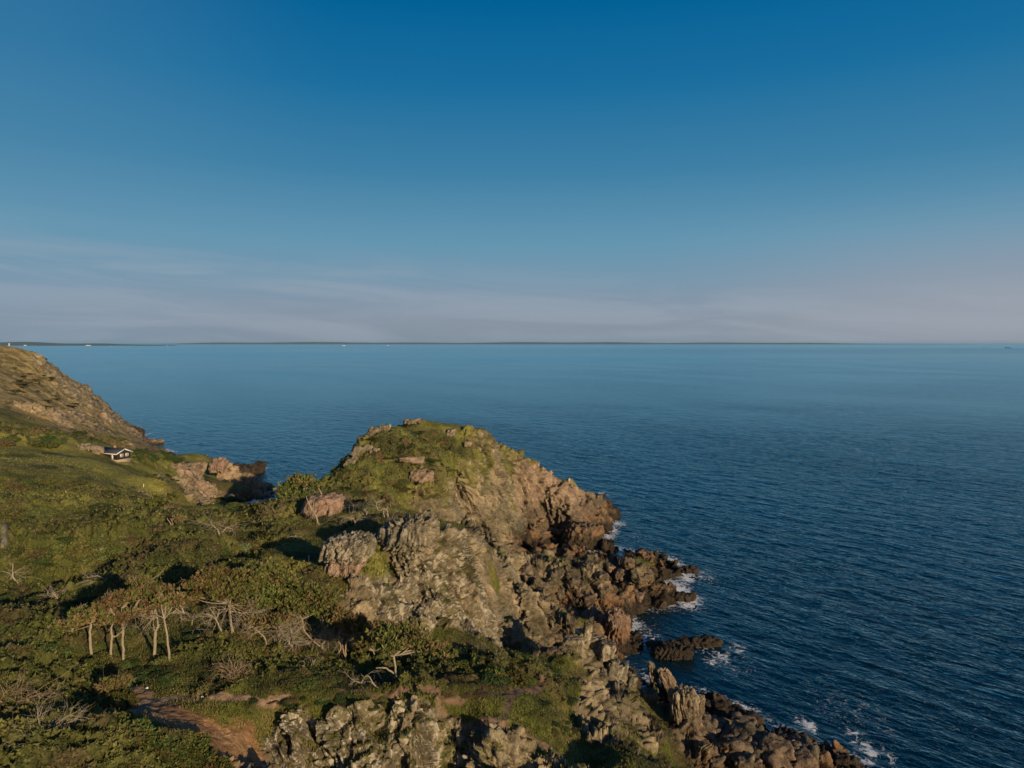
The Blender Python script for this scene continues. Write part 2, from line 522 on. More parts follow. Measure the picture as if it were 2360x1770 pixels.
# ---------------------------------------------------------------- materials of land and rock
def land_material(name):
    """albedo attribute (what grows or lies there) x fine procedural mottling; rock attribute switches texture"""
    m, t, b = new_mat(name)
    co = N(t, 'ShaderNodeTexCoord').outputs['Object']
    alb = attr(t, 'albedo').outputs[0]
    rk = attr(t, 'rock').outputs[2]
    f1 = noise(t, co, 1.7, 6, 0.7)
    f2 = noise(t, co, 7.0, 4, 0.7)
    k1 = maprange(t, f1, 0.3, 0.7, 0.6, 1.4)
    k2 = maprange(t, f2, 0.3, 0.7, 0.7, 1.3)
    k = math_node(t, 'MULTIPLY', k1, k2)
    c = mixc(t, 1.0, alb, N(t, 'ShaderNodeCombineColor').outputs[0], 'MULTIPLY')
    cn = c.node
    comb = [n for n in t.nodes if n.type == 'COMBINE_COLOR'][0]
    for i in range(3):
        t.links.new(k, comb.inputs[i])
    # pale lichen freckles on rock
    vo = N(t, 'ShaderNodeTexVoronoi'); vo.inputs['Scale'].default_value = 2.6
    t.links.new(co, vo.inputs['Vector'])
    fr = noise(t, co, 2.2, 6, 0.75)
    fl = maprange(t, fr, 0.54, 0.62)
    lic = attr(t, 'lichen').outputs[2]
    fl = math_node(t, 'MULTIPLY', fl, lic)
    c = mixc(t, fl, c, (0.46, 0.44, 0.38))
    t.links.new(c, b.inputs['Base Color'])
    b.inputs['Roughness'].default_value = 0.95
    b.inputs['Specular IOR Level'].default_value = 0.15
    h = math_node(t, 'ADD', math_node(t, 'MULTIPLY', f1, 0.7), math_node(t, 'MULTIPLY', f2, 0.3))
    t.links.new(bump(t, h, 0.9, 0.35), b.inputs['Normal'])
    return m


M_LAND = land_material('land')


def rock_colour(P, cellr, zrel, pink, lich):
    """albedo of bare rock at points P (n,3)"""
    n = fbm3(P / 4.0, 3, 70); n2 = fbm3(P / 0.9, 3, 75)
    base = np.array([0.145, 0.126, 0.086]); tan = np.array([0.255, 0.210, 0.142]); pk = np.array([0.265, 0.188, 0.145]); gr = np.array([0.125, 0.12, 0.095])
    t = sstep(-0.5, 0.6, n + 0.6 * (cellr - 0.5))[:, None]
    c = base * (1 - t) + tan * t
    g = sstep(0.1, 0.6, fbm3(P / 6.0 + 40, 2, 77))[:, None] * 0.7
    c = c * (1 - g) + gr * g
    p = np.clip(pink + 0.5 * n2 * pink, 0, 1)[:, None]
    c = c * (1 - p) + pk * p
    c = c * (0.62 + 0.76 * cellr)[:, None] * (1 + 0.35 * n2)[:, None]
    if lich is not None:
        # ochre-green film and pale crusts of lichen
        m_ = (sstep(0.0, 0.35, fbm3(P / 2.2 + 9, 3, 79)) * lich * .5)[:, None]
        c = c * (1 - m_) + np.array([0.19, 0.17, 0.07]) * m_
        c = c * (1 - .38 * np.clip(lich, 0, 1))[:, None]
        m_ = (sstep(0.10, 0.19, fbm3(P * np.array([1.5, 1.5, .7]) + 3, 5, 81, .7)) * np.clip(lich * 1.3, 0, 1) * .9)[:, None]
        c = c * (1 - m_) + np.array([0.44, 0.40, 0.32]) * m_
    brown = (sstep(11.0, 6.0, zrel + n * 2) * (P[:, 0] > 0) * .75)[:, None]
    c = c * (1 - brown * .55) * np.array([1, .97, .95])
    # tidal zone: dark wet weed and barnacle band, rusty band above it
    zz = zrel + n * 1.3 + n2 * 0.8 + 2.2 * (P[:, 0] < -60)
    rust = (sstep(6.5, 3.5, zz) * 0.55)[:, None] * sstep(0.35, 0.75, cellr)[:, None]
    c = c * (1 - rust) + np.array([0.27, 0.13, 0.06]) * rust
    wet = (sstep(3.9, 1.9, zz) * 0.96)[:, None]
    c = c * (1 - wet) + np.array([0.035, 0.028, 0.022]) * (0.7 + 0.6 * cellr)[:, None] * wet
    return np.clip(c, 0.01, 0.7)


# ---------------------------------------------------------------- the headland as one sheet
Q = 1.0                       # mesh density
NA, NR = int(1250 * Q), int(1400 * Q)
az = np.radians(np.linspace(-50, 38, NA))
rr0 = 22 * (500 / 22) ** np.linspace(0, 1, 1500)
hgt = np.zeros((NA, len(rr0)))
for j in range(NA):
    hgt[j] = samp(hG, np.sin(az[j]) * rr0 / np.cos(az[j]) * np.cos(az[j]), np.cos(az[j]) * rr0)
ang = np.arctan2(H - hgt, rr0[None])
dA = np.abs(np.diff(ang, axis=1))
ds = np.sqrt(np.diff(rr0)[None] ** 2 + np.diff(hgt, axis=1) ** 2) / rr0[None, 1:]
wt = dA + 0.10 * ds
wt *= np.where(hgt[:, 1:] < -1.5, 0.04, 1.0)
wt *= np.where(rr0[None, 1:] < 36, 0.3, 1.0)
wt += 2e-5
cum = np.concatenate([np.zeros((NA, 1)), np.cumsum(wt, 1)], 1)
cum /= cum[:, -1:]
for _ in range(60):
    cum[1:-1] = (cum[:-2] + 2 * cum[1:-1] + cum[2:]) / 4
tt = np.linspace(0, 1, NR)
RR = np.stack([np.interp(tt, cum[j], rr0) for j in range(NA)])
PX = (np.sin(az)[:, None] * RR); PY = (np.cos(az)[:, None] * RR)
PZ = samp(hG, PX, PY)
e = 0.5
nx = (samp(hG, PX - e, PY) - samp(hG, PX + e, PY)) / (2 * e)
ny = (samp(hG, PX, PY - e) - samp(hG, PX, PY + e)) / (2 * e)
nn = np.stack([nx, ny, np.ones_like(nx)], -1)
nn /= np.linalg.norm(nn, axis=-1, keepdims=True)
P = np.stack([PX, PY, PZ], -1).reshape(-1, 3)
NV = nn.reshape(-1, 3)
steep = sstep(0.45, 1.0, np.hypot(nx, ny)).ravel()
rk = samp(rockm, PX, PY).ravel()
edge = fbm2(P[:, 0] / 3.0, P[:, 1] / 3.0, 5, 90, 0.6)
edge2 = fbm2(P[:, 0] / 9.0, P[:, 1] / 9.0, 3, 95)
rk0 = rk
rk = sstep(0.40, 0.58, rk + edge * 0.42 + edge2 * 0.30 + (steep - 0.4) * 0.12)
rk = np.maximum(rk, sstep(3.2, 2.2, P[:, 2]))
SCRUB = """
100 1160 110 1,250 1150 90 .9,330 1200 110 1,500 1200 110 1,620 1190 90 1,100 1240 130 1,300 1260 130 1,470 1270 110 .8,640 1230 60 .6
60 1330 120 .8,250 1340 110 .7,380 1350 80 .7,60 1430 120 1,140 1470 90 1,80 1560 110 1,80 1640 120 .9,200 1680 90 .9,50 1740 140 1,250 1750 110 .9,380 1760 70 .8
470 1500 60 .6,560 1530 80 .6,660 1540 90 .6,520 1570 60 .5,800 1560 80 .6,900 1530 90 .9,1000 1540 90 .9,1100 1530 80 1,1200 1545 70 1,1240 1560 50 .9,960 1590 60 .6
60 1000 80 1,160 1010 60 1,240 1015 50 .9,330 1055 35 .9,390 1060 30 .7,400 1120 40 .3
850 1110 60 .6,780 1110 50 .7,900 1050 60 .7,960 1020 60 .7,1030 1050 50 .6,1110 1050 40 .5,650 1370 90 .7,560 1340 70 .6,720 1350 50 .4,870 1330 40 .5,60 860 60 .5,100 900 60 .5,30 900 60 .6
"""
# blocky foliated rock: tall slabs leaning with the dip
sel = np.nonzero((rk > 0.01) & (P[:, 2] > -2.5))[0]
S = P[sel]
wv = np.stack([fbm3(S / 5.0, 2, 100), fbm3(S / 5.0, 2, 110), fbm3(S / 5.0, 2, 120)], 1)
lean = np.stack([S[:, 0] + 0.35 * S[:, 2], S[:, 1] + 0.15 * S[:, 2], S[:, 2]], 1) + wv * 1.1
shore = sstep(7, 3, S[:, 2])
farS = sstep(200, 250, S[:, 1])
cz = (2.7 + 2.4 * sstep(72, 60, S[:, 1]))
d1, c1, r1 = facets(np.stack([lean[:, 0] / (1.15 - .25 * (cz > 3)), lean[:, 1] / 1.5, lean[:, 2] / cz], 1), 1, 0.55)
d2, c2, r2 = facets(lean / np.array([0.48, 0.6, 1.15]), 2, 0.6)
d3 = fbm3(S / 0.55, 3, 130)
d4 = 1 - np.abs(fbm3(lean / np.array([1.6, 1.6, 4.5]), 3, 135)) * 3.2
disp = d1 * 0.95 + d2 * 0.46 + d3 * 0.3 + d4 * .5 - (1 - c1) * 0.28 - (1 - c2) * 0.10
big, cb, _r = facets(lean[S[:, 1] > 125] / np.array([3.4, 4.0, 7.0]), 9, 0.7)
bigd = np.zeros(len(S)); bigd[S[:, 1] > 125] = big - (1 - cb) * .5
disp += bigd * 1.15 * sstep(125, 150, S[:, 1])
disp *= (1 + 0.3 * shore) * (1 - 0.1 * farS) * (.35 + .65 * sstep(-.5, 1.8, S[:, 2]))
side = NV[sel].copy(); side[:, 2] *= 0.75
P[sel] += side * (disp * rk[sel])[:, None]
# turf: tussocks
tu = (1 - rk)
tus = fbm2(P[:, 0] / 1.3, P[:, 1] / 1.3, 4, 140, 0.6)
P[:, 2] += tu * tus * 0.2 * sstep(350, 120, P[:, 1])
scrub = np.zeros(len(P))
for row in SCRUB.replace('\n', ',').split(','):
    if not row.strip():
        continue
    u_, v_, r_, am_ = map(float, row.split())
    x0_, y0_, _ = hit(u_, v_)
    r_ = r_ * y0_ / F
    scrub = np.maximum(scrub, am_ * sstep(1.3, 0.7, np.hypot(P[:, 0] - x0_, (P[:, 1] - y0_) * .75) / r_ + 0.3 * edge))
scrub *= tu
bl1 = 1 - np.abs(fbm2(P[:, 0] / 2.9, P[:, 1] / 2.9, 2, 150)) * 2.2
bl2 = 1 - np.abs(fbm2(P[:, 0] / 1.2, P[:, 1] / 1.2, 2, 160)) * 2.2
bl3 = fbm2(P[:, 0] / 0.45, P[:, 1] / 0.45, 2, 170)
bl0 = 1 - np.abs(fbm2(P[:, 0] / 7.5, P[:, 1] / 6.0, 2, 155)) * 2.2
P[:, 2] += scrub * (bl0 * 0.8 * sstep(60, 75, P[:, 1]) + bl1 * 0.85 + bl2 * 0.38 + bl3 * 0.12 * sstep(160, 60, P[:, 1]))
# ledges: flat spots on the rock carry turf
G3 = P.reshape(NA, NR, 3)
nrm_ = np.cross(np.gradient(G3, axis=0), np.gradient(G3, axis=1))
nz_ = np.abs(nrm_[..., 2]) / (np.linalg.norm(nrm_, axis=-1) + 1e-9)
for _ in range(2):
    nz_[1:-1] = (nz_[:-2] + nz_[2:] + 2 * nz_[1:-1]) / 4; nz_[:, 1:-1] = (nz_[:, :-2] + nz_[:, 2:] + 2 * nz_[:, 1:-1]) / 4
ledge = sstep(0.62, 0.82, nz_.ravel() + 0.36 * sstep(14, 23, P[:, 2]) * (P[:, 1] > 148) * (P[:, 1] < 215) + .10 * sstep(66, 58, P[:, 1]) + 0.22 * edge + 0.12 * edge2) * sstep(4.5, 8, P[:, 2]) * sstep(1.25, .7, rk0 * .55 + steep * .25)
rk = rk * (1 - 0.95 * ledge)
cell = np.full(len(P), 0.5, np.float32); cell[sel] = 0.6 * r1 + 0.4 * r2

# colours of what grows: turf, dry grass, heath, bare soil
X_, Y_, Z_ = P[:, 0], P[:, 1], P[:, 2]
n1_ = fbm2(X_ / 14, Y_ / 14, 4, 200); n2_ = fbm2(X_ / 3.1, Y_ / 3.1, 4, 210, 0.6); n3_ = fbm2(X_ / 0.8, Y_ / 0.8, 3, 220, 0.6)
grass = np.array([0.084, 0.090, 0.020]); dry = np.array([0.150, 0.130, 0.042]); heath = np.array([0.052, 0.043, 0.022]); deep = np.array([0.032, 0.040, 0.013])
a = sstep(-0.35, 0.5, n2_ + 0.4 * n3_)[:, None]
col = grass * (1 - a) + dry * a * 0.85 + grass * a * 0.15
hl = (sstep(0.0, 0.5, n1_ + 0.5 * n2_ + 0.25 * n3_))[:, None]
heathy = np.clip(sstep(110, 40, Y_) * 0.25 + 0.75, 0, 1)[:, None]
hcol = heath * (1 - sstep(-.2, .4, n3_)[:, None]) + np.array([0.095, 0.068, 0.032]) * sstep(-.2, .4, n3_)[:, None]
col = col * (1 - hl * heathy) + hcol * hl * heathy
dk = sstep(0.1, 0.55, fbm2(X_ / 7 + 31, Y_ / 7, 4, 230) + 0.3 * n3_)[:, None]
col = col * (1 - dk * 0.8) + deep * dk * 0.8


def colour_patch(col, rows, colour, wob=0.35, hard=True):
    f = np.zeros(len(col))
    for row in rows.replace('\n', ',').split(','):
        q = row.split()
        if len(q) < 3:
            continue
        u, v, ru = map(float, q[:3])
        am = float(q[3]) if len(q) > 3 else 1
        x0, y0, _ = hit(u, v)
        r_ = ru * y0 / F
        d = np.sqrt((X_ - x0) ** 2 + (Y_ - y0) ** 2) / r_
        f = np.maximum(f, am * sstep(1.25, 0.75, d + wob * n2_))
    f = f[:, None]
    return col * (1 - f) + np.array(colour) * (1 + 0.25 * n3_[:, None]) * f


# leafy scrub, bush by bush
bn = fbm2(X_ / 2.4 + 50, Y_ / 2.4, 3, 240)
bcol = np.array([0.058, 0.070, 0.019]) * (1 - sstep(0, .5, bn))[:, None] + np.array([0.100, 0.108, 0.028]) * sstep(0, .5, bn)[:, None]
bcol = bcol * (1 - sstep(.15, .5, -bn)[:, None]) + np.array([0.075, 0.062, 0.030]) * sstep(.15, .5, -bn)[:, None]
v_ = fbm2(X_ / 11 + 7, Y_ / 11, 3, 245)
f1_ = (sstep(.05, .45, v_) * .7)[:, None]; f2_ = (sstep(.05, .45, -v_ + .3 * n2_) * .6)[:, None]
bcol = bcol * (1 - f1_) + np.array([0.125, 0.122, 0.036]) * f1_
bcol = bcol * (1 - f2_) + np.array([0.078, 0.060, 0.032]) * f2_
bm_ = np.clip(scrub * 1.2, 0, .85)[:, None]
col = col * (1 - bm_) + bcol * (1 + .3 * n3_[:, None]) * bm_
# dry heath of the left hill
hm = (sstep(215, 240, Y_) * (X_ < -120) * .8)[:, None]
hcl = np.array([0.27, 0.20, 0.095]) * (1 - sstep(-.1, .45, n2_ + n1_ * .6)[:, None]) + np.array([0.095, 0.080, 0.032]) * sstep(-.1, .45, n2_ + n1_ * .6)[:, None]
hcl = hcl * (1 - sstep(.15, .5, fbm2(X_ / 11, Y_ / 11, 4, 250))[:, None] * .7) + np.array([0.12, 0.075, 0.035]) * sstep(.15, .5, fbm2(X_ / 11, Y_ / 11, 4, 250))[:, None] * .7
col = col * (1 - hm) + hcl * (1 + .3 * n3_[:, None]) * hm
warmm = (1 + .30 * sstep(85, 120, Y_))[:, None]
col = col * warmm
# the smooth bright grass of the meadow and grassy ledges
col = colour_patch(col, "40 1020 80 .9,130 1030 80 .9,60 1060 80 .9,200 1070 80 .9,260 1080 40 .8,330 1120 50 .8,420 1130 50 .8,280 1070 20 1,350 1085 30 .8,20 1060 50 .7,1040 990 22 .6,1080 1030 30 .5,960 1115 40 .6,830 1120 50 .5,870 1290 40 .7,680 1320 30 .6,1020 1310 30 .6,1150 1260 20 .5", (0.205, 0.195, 0.050))
col = colour_patch(col, "1480 1690 70 .8,1420 1640 60 .7,1220 1640 60 .6,1150 1640 40 .6,1330 1740 60 .5,1440 1730 50 .6,840 1600 40 .5,520 1640 40 .6,1330 1420 30 .0", (0.105, 0.115, 0.022))
col = colour_patch(col, "895 1022 26 .8,960 1012 22 .8,1005 1042 28 .8,930 1052 28 .8,1055 1052 24 .8,1105 1045 18 .8,985 1088 22 .7,790 1108 26 .6,870 1040 18 .7,1035 1012 16 .7,1080 1070 18 .7,840 1100 22 .6,1150 1066 16 .7,910 1100 26 .5", (0.040, 0.040, 0.018), .6)
col = colour_patch(col, "940 1030 10 .8,1020 1030 10 .7,880 1060 10 .7,1090 1030 10 .8,1000 1000 8 .7", (0.11, 0.065, 0.035), .6)
# trodden soil
def soil_line(col, rows, width, colour=(0.27, 0.17, 0.10), G=None):
    q = [hit(*map(float, r_.split())) for r_ in rows.split(',')]
    q = np.array(q)
    x, y = q[:, 0], q[:, 1]
    d = np.full(len(col), 1e9)
    wl = np.broadcast_to(np.array(width, float), (len(q),))
    for i in range(len(q) - 1):
        ax, ay = x[i], y[i]; bx, by = x[i + 1] - ax, y[i + 1] - ay
        L2 = bx * bx + by * by + 1e-9
        t = np.clip(((X_ - ax) * bx + (Y_ - ay) * by) / L2, 0, 1)
        dd = np.hypot(X_ - ax - t * bx, Y_ - ay - t * by) / (wl[i] * (1 - t) + wl[i + 1] * t)
        d = np.minimum(d, dd)
    f = sstep(1.15, 0.7, d + 0.35 * n3_ + 0.25 * n2_)[:, None]
    return col * (1 - f) + np.array(colour) * (1 + 0.3 * n3_[:, None]) * f, f[:, 0]


soil = np.zeros(len(P))
for rows, wdt, cl_ in (
        ("240 1660,330 1640,410 1668,480 1700,560 1745,640 1800", [.9, 1.5, 2.0, 2.3, 2.6, 2.8], (0.27, 0.150, 0.075)),
        ("330 1640,335 1600,300 1580,240 1560", [.9, .5, .35, .3], (0.23, 0.15, 0.095)),
        ("340 1625,420 1605,520 1605,600 1600,660 1592", [.8, .35, .3, .32, .35], (0.24, 0.165, 0.11)),
        ("780 1585,860 1590,960 1600,1060 1605,1180 1602,1250 1580,1290 1560", [.2, .2, .22, .28, .5, .35, .2], (0.16, 0.105, 0.070)),
        ("1180 1605,1160 1650,1180 1690", [.35, .2, .2], (0.12, 0.085, 0.055)),
        ("1010 1618,1090 1650,1180 1690,1270 1720,1330 1750", [.3, .45, .45, .4, .5], (0.20, 0.135, 0.085)),
        ("4 1205,14 1240,10 1285", [.3, .32, .3], (0.15, 0.14, 0.12)),
        ("520 1700,560 1710", [.8, .8], (0.30, 0.18, 0.09))):
    col, f = soil_line(col, rows, wdt, cl_)
    soil = np.maximum(soil, f)
# cart-wheel of pink, red and lichen areas on rock
pinkf = np.zeros(len(P)); lichf = np.zeros(len(P))
for rows, arr in (("270 960 80 .7,230 990 60 .6,320 1010 60 .5,500 1075 40 .9,430 1100 40 .7,470 1140 30 .7,1300 1130 90 .75,1230 1110 60 .6,740 1155 26 1,765 1300 14 1,1000 1300 14 .6,1060 1360 22 .5,1215 1500 9 1.6,1060 1450 20 .6,1420 1300 50 .25,1600 1720 60 .45,1750 1700 80 .5,900 1065 22 .6,880 1010 20 .5,940 1085 30 .45,1010 985 30 .4", pinkf),
                  ("950 1420 100 1,1050 1430 90 1,1000 1330 80 .8,1100 1380 70 .9,950 1240 60 .5,1050 1250 70 .6,800 1260 50 .6,650 1700 160 .85,850 1700 140 .9,1000 1700 120 .7,1330 1520 60 .25,1120 1480 50 .9,1200 1280 60 .3,1240 1620 60 .3,880 1350 60 .7", lichf)):
    for row in rows.split(','):
        u, v, ru, am = map(float, row.split())
        x0, y0, _ = hit(u, v)
        r_ = ru * y0 / F
        d2_ = ((X_ - x0) ** 2 + (Y_ - y0) ** 2) / (r_ * r_)
        np.maximum(arr, am * np.exp(-d2_ * 0.9), out=arr)
rc = rock_colour(P, cell, Z_, pinkf, lichf)
for u_, v_, r_ in ((60, 935, 34), (105, 955, 40), (170, 968, 40), (40, 905, 26), (200, 1000, 40), (240, 965, 30), (0, 925, 30), (140, 930, 22), (330, 1035, 40), (380, 1045, 30), (530, 1088, 30), (560, 1110, 30), (590, 1125, 22), (520, 1120, 28)):
    x0_, y0_, _ = hit(u_, v_)
    f_ = sstep(1.3, .5, np.hypot(X_ - x0_, (Y_ - y0_)*.7) / (r_ * y0_ / F) + .4 * n2_)[:, None] * .75
    rc = rc * (1 - f_) + np.array([.34, .25, .165]) * (.8 + .4 * cell[:, None]) * f_
# bright orange-red veins
for u_, v_, r_ in ((1212, 1505, 7), (1208, 1490, 5), (1216, 1518, 6), (1237, 1085, 6), (1222, 1240, 5), (1226, 1070, 4), (770, 1290, 9), (1235, 1090, 5)):
    x0_, y0_, _ = hit(u_, v_)
    f_ = sstep(1.2, .6, np.hypot(X_ - x0_, Y_ - y0_) / (r_ * y0_ / F) + .3 * n3_)[:, None] * .8
    rc = rc * (1 - f_) + np.array([.36, .115, .05]) * f_
col = col * (1 - rk[:, None]) + rc * rk[:, None]
# grass in the clefts of gentle rock
lich = lichf * rk * sstep(3, 5, Z_)

ii = np.arange(NA * NR).reshape(NA, NR)
faces = np.stack([ii[:-1, :-1], ii[1:, :-1], ii[1:, 1:], ii[:-1, 1:]], -1).reshape(-1, 4)
# drop what lies deep under water
keep = (P[faces, 2].max(1) > -4)
faces = faces[keep]
used = np.zeros(len(P), bool); used[faces.ravel()] = True
remap = np.cumsum(used) - 1
faces = remap[faces]
land = add_mesh('headland_ground', P[used], faces, M_LAND, smooth=False)
set_attr(land.data, 'albedo', col[used], 'FLOAT_COLOR')
set_attr(land.data, 'rock', rk[used]); set_attr(land.data, 'lichen', lich[used])
tag(land, kind='structure')

# ---------------------------------------------------------------- the sea
mw, t, b = new_mat('sea_water')
co = N(t, 'ShaderNodeNewGeometry').outputs['Position']
b.inputs['Base Color'].default_value = (0.0006, 0.018, 0.028, 1)
b.inputs['IOR'].default_value = 1.46
b.inputs['Specular Tint'].default_value = (.6, .92, 1, 1)
b.inputs['Specular IOR Level'].default_value = 0.5
def wavetex(scale, rot, sx, sy, detail=3, rough=0.5):
    m_ = N(t, 'ShaderNodeMapping')
    m_.vector_type = 'TEXTURE'
    m_.inputs['Rotation'].default_value = (0, 0, rot)
    m_.inputs['Scale'].default_value = (1 / sx, 1 / sy, 1)
    t.links.new(co, m_.inputs[0])
    return noise(t, m_.outputs[0], scale, detail, rough, 0.3)
wA = wavetex(0.24, R(36), 1.0, 0.36, 3)
wB = wavetex(0.85, R(48), 1.0, 0.42, 3)
wC = wavetex(2.6, R(25), 1.0, 0.6, 2)
hh = math_node(t, 'ADD', math_node(t, 'MULTIPLY', wA, 1.7), math_node(t, 'ADD', math_node(t, 'MULTIPLY', wB, 0.62), math_node(t, 'MULTIPLY', wC, 0.22)))
cd_ = N(t, 'ShaderNodeVectorMath', operation='LENGTH')
t.links.new(co, cd_.inputs[0])
dist = cd_.outputs['Value']
bm = bump(t, hh, 1.0, 0.9)
at1 = maprange(t, dist, 120, 700, 0.75, 0.12, smooth=True)
at2 = maprange(t, dist, 700, 4000, 0.16, 0.0)
gust = wavetex(0.012, R(30), 1.0, 0.30, 3)
att = math_node(t, 'MULTIPLY', math_node(t, 'ADD', at1, at2), maprange(t, gust, 0.35, 0.65, 0.65, 1.35))
sx_ = N(t, 'ShaderNodeSeparateXYZ'); t.links.new(co, sx_.inputs[0])
wob = math_node(t, 'MULTIPLY', wavetex(0.006, R(0), 1.0, 1.0, 3), 90.0)
yb = math_node(t, 'ADD', sx_.outputs[1], wob)
band = math_node(t, 'MULTIPLY', maprange(t, math_node(t, 'ABSOLUTE', math_node(t, 'SUBTRACT', yb, 612.0)), 4, 30, 1, 0, smooth=True), maprange(t, math_node(t, 'ABSOLUTE', math_node(t, 'SUBTRACT', sx_.outputs[0], 60.0)), 150, 420, 1, 0, smooth=True))
far_b = math_node(t, 'MULTIPLY', maprange(t, math_node(t, 'ABSOLUTE', math_node(t, 'SUBTRACT', sx_.outputs[1], 5200.0)), 1200, 2600, 1, 0, smooth=True), maprange(t, sx_.outputs[0], -1500, 1200, 0, 1, smooth=True))
att = math_node(t, 'ADD', att, math_node(t, 'ADD', math_node(t, 'MULTIPLY', band, 0.10), math_node(t, 'MULTIPLY', far_b, 0.22)))
t.links.new(att, bm.node.inputs['Strength'])
t.links.new(bm, b.inputs['Normal'])
# large wind patches
pm = N(t, 'ShaderNodeMapping'); pm.inputs['Scale'].default_value = (0.0003, 0.0006, 1)
t.links.new(co, pm.inputs[0])
patch = noise(t, pm.outputs[0], 1.0, 3, 0.45, 0.6)
rough = maprange(t, patch, 0.35, 0.65, 0.10, 0.20)
t.links.new(rough, b.inputs['Roughness'])
b.inputs['Roughness'].default_value = 1.0
frn = N(t, 'ShaderNodeFresnel'); frn.inputs[0].default_value = 1.5
t.links.new(bm, frn.inputs['Normal'])
gl_ = N(t, 'ShaderNodeBsdfGlossy'); gl_.inputs['Color'].default_value = (.62, .93, 1.0, 1)
t.links.new(rough, gl_.inputs['Roughness']); t.links.new(bm, gl_.inputs['Normal'])
df_ = N(t, 'ShaderNodeBsdfDiffuse'); df_.inputs[0].default_value = (0.0003, 0.011, 0.018, 1)
wmix = N(t, 'ShaderNodeMixShader')
t.links.new(frn.outputs[0], wmix.inputs[0]); t.links.new(df_.outputs[0], wmix.inputs[1]); t.links.new(gl_.outputs[0], wmix.inputs[2])
# foam where the swell breaks
fo = attr(t, 'foam').outputs[2]
fn = noise(t, co, 1.1, 6, 0.7, 0.8)
fm = math_node(t, 'MULTIPLY', maprange(t, math_node(t, 'ADD', fn, math_node(t, 'MULTIPLY', fo, 0.34)), 0.62, 0.76), maprange(t, fo, 0.02, 0.3))
fb = N(t, 'ShaderNodeBsdfDiffuse'); fb.inputs[0].default_value = (0.75, 0.78, 0.8, 1)
mx = N(t, 'ShaderNodeMixShader')
t.links.new(fm, mx.inputs[0]); t.links.new(wmix.outputs[0], mx.inputs[1]); t.links.new(fb.outputs[0], mx.inputs[2])
t.links.new(mx.outputs[0], [n for n in t.nodes if n.type == 'OUTPUT_MATERIAL'][0].inputs[0])

WA, WR = 900, 760
waz = np.concatenate([np.radians(np.linspace(-44, 44, WA)), np.radians(np.linspace(48, 312, 67))])
rw = np.concatenate([[1.0, 30, 60], 70 * (900 / 70) ** np.linspace(0, 1, WR), 900 * (90000 / 900) ** np.linspace(0.03, 1, 90)])
AZ, RW = np.meshgrid(waz, rw, indexing='ij')
WX = np.sin(AZ) * RW; WY = np.cos(AZ) * RW
fadeW = sstep(900, 300, RW) * (np.cos(AZ) > 0.6)
wz = np.zeros_like(WX)
for L, amp, th, s in ((13, .12, 48, 1), (6.5, .10, 36, 2), (3.2, .08, 58, 3), (1.9, .05, 30, 4)):
    c_, s_ = math.cos(R(th)), math.sin(R(th))
    p = (WX * c_ + WY * s_) / L; q = (-WX * s_ + WY * c_) / (L * 2.6)
    n_w = vnoise2(p.ravel() * 1.3, q.ravel() * 1.3, 300 + s).reshape(WX.shape)
    wz += amp * (1 - 2 * np.abs(n_w)) * np.clip(2.2 - RW * 1.0 / (L * 90), 0, 1)
wz *= fadeW
WP = np.stack([WX, WY, wz - 0.03], -1).reshape(-1, 3)
jj = np.arange(WX.size).reshape(WX.shape)
jn = np.roll(jj, -1, 0)
wf = np.stack([jj[:, :-1], jn[:, :-1], jn[:, 1:], jj[:, 1:]], -1).reshape(-1, 4)
sea = add_mesh('sea', WP, wf, mw, smooth=True)
tag(sea, kind='structure')
foam = np.zeros(len(WP))
for u, v, ru, am in ((1535, 1300, 40, 1.1), (1570, 1318, 35, 1), (1585, 1335, 18, 1), (1555, 1360, 40, 1.1), (1580, 1385, 40, .9), (1545, 1395, 20, .6), (1480, 1480, 24, .7), (1425, 1208, 22, .7), (1400, 1235, 24, .8), (1385, 1245, 16, .6),
                     (1665, 1518, 26, .65), (1640, 1528, 24, .5), (1700, 1495, 26, .4), (1862, 1675, 22, .8), (1845, 1668, 16, .6), (1800, 1685, 30, .5), (1965, 1690, 18, .6), (2000, 1728, 30, .65), (2040, 1745, 40, .4), (1700, 1540, 60, .25), (1950, 1640, 110, .22), (1500, 1450, 50, .2),
                     (1620, 1500, 40, .3), (325, 1003, 8, .8), (345, 1000, 6, .7), (608, 1080, 8, 1.1), (1460, 1240, 40, .2), (1620, 1330, 40, .35), (1440, 1270, 30, .3), (2200, 1640, 200, .1)):
    x0, y0, _ = at_z(u, v, 0)
    r_ = ru * y0 / F
    d2_ = ((WP[:, 0] - x0) ** 2 + ((WP[:, 1] - y0) * 0.6) ** 2) / (r_ * r_)
    foam = np.maximum(foam, am * np.exp(-d2_ * 1.1))
hw = samp(hG, np.clip(WP[:, 0], GX0 + 1, GX0 + GS * (GNX - 3)), np.clip(WP[:, 1], GY0 + 1, GY0 + GS * (GNY - 3)))
foam = np.maximum(foam, sstep(-2.6, -.2, hw) * np.clip(.38 + .6 * fbm2(WP[:, 0] / 9, WP[:, 1] / 9, 2, 400), 0, .95) * (WP[:, 1] < 460) * (WP[:, 0] < 70))
set_attr(sea.data, 'foam', foam)
# PART2
# ---------------------------------------------------------------- loose and standing rocks
import bmesh


def ground(u, v):
    return hit(u, v, hG)


def ico(sub):
    bm = bmesh.new()
    bmesh.ops.create_icosphere(bm, subdivisions=sub, radius=1)
    vs = np.array([q.co[:] for q in bm.verts]); fs = np.array([[w_.index for w_ in f.verts] for f in bm.faces])
    bm.free()
    return vs, fs


ICO = {k: ico(k) for k in (3, 4, 5, 6)}


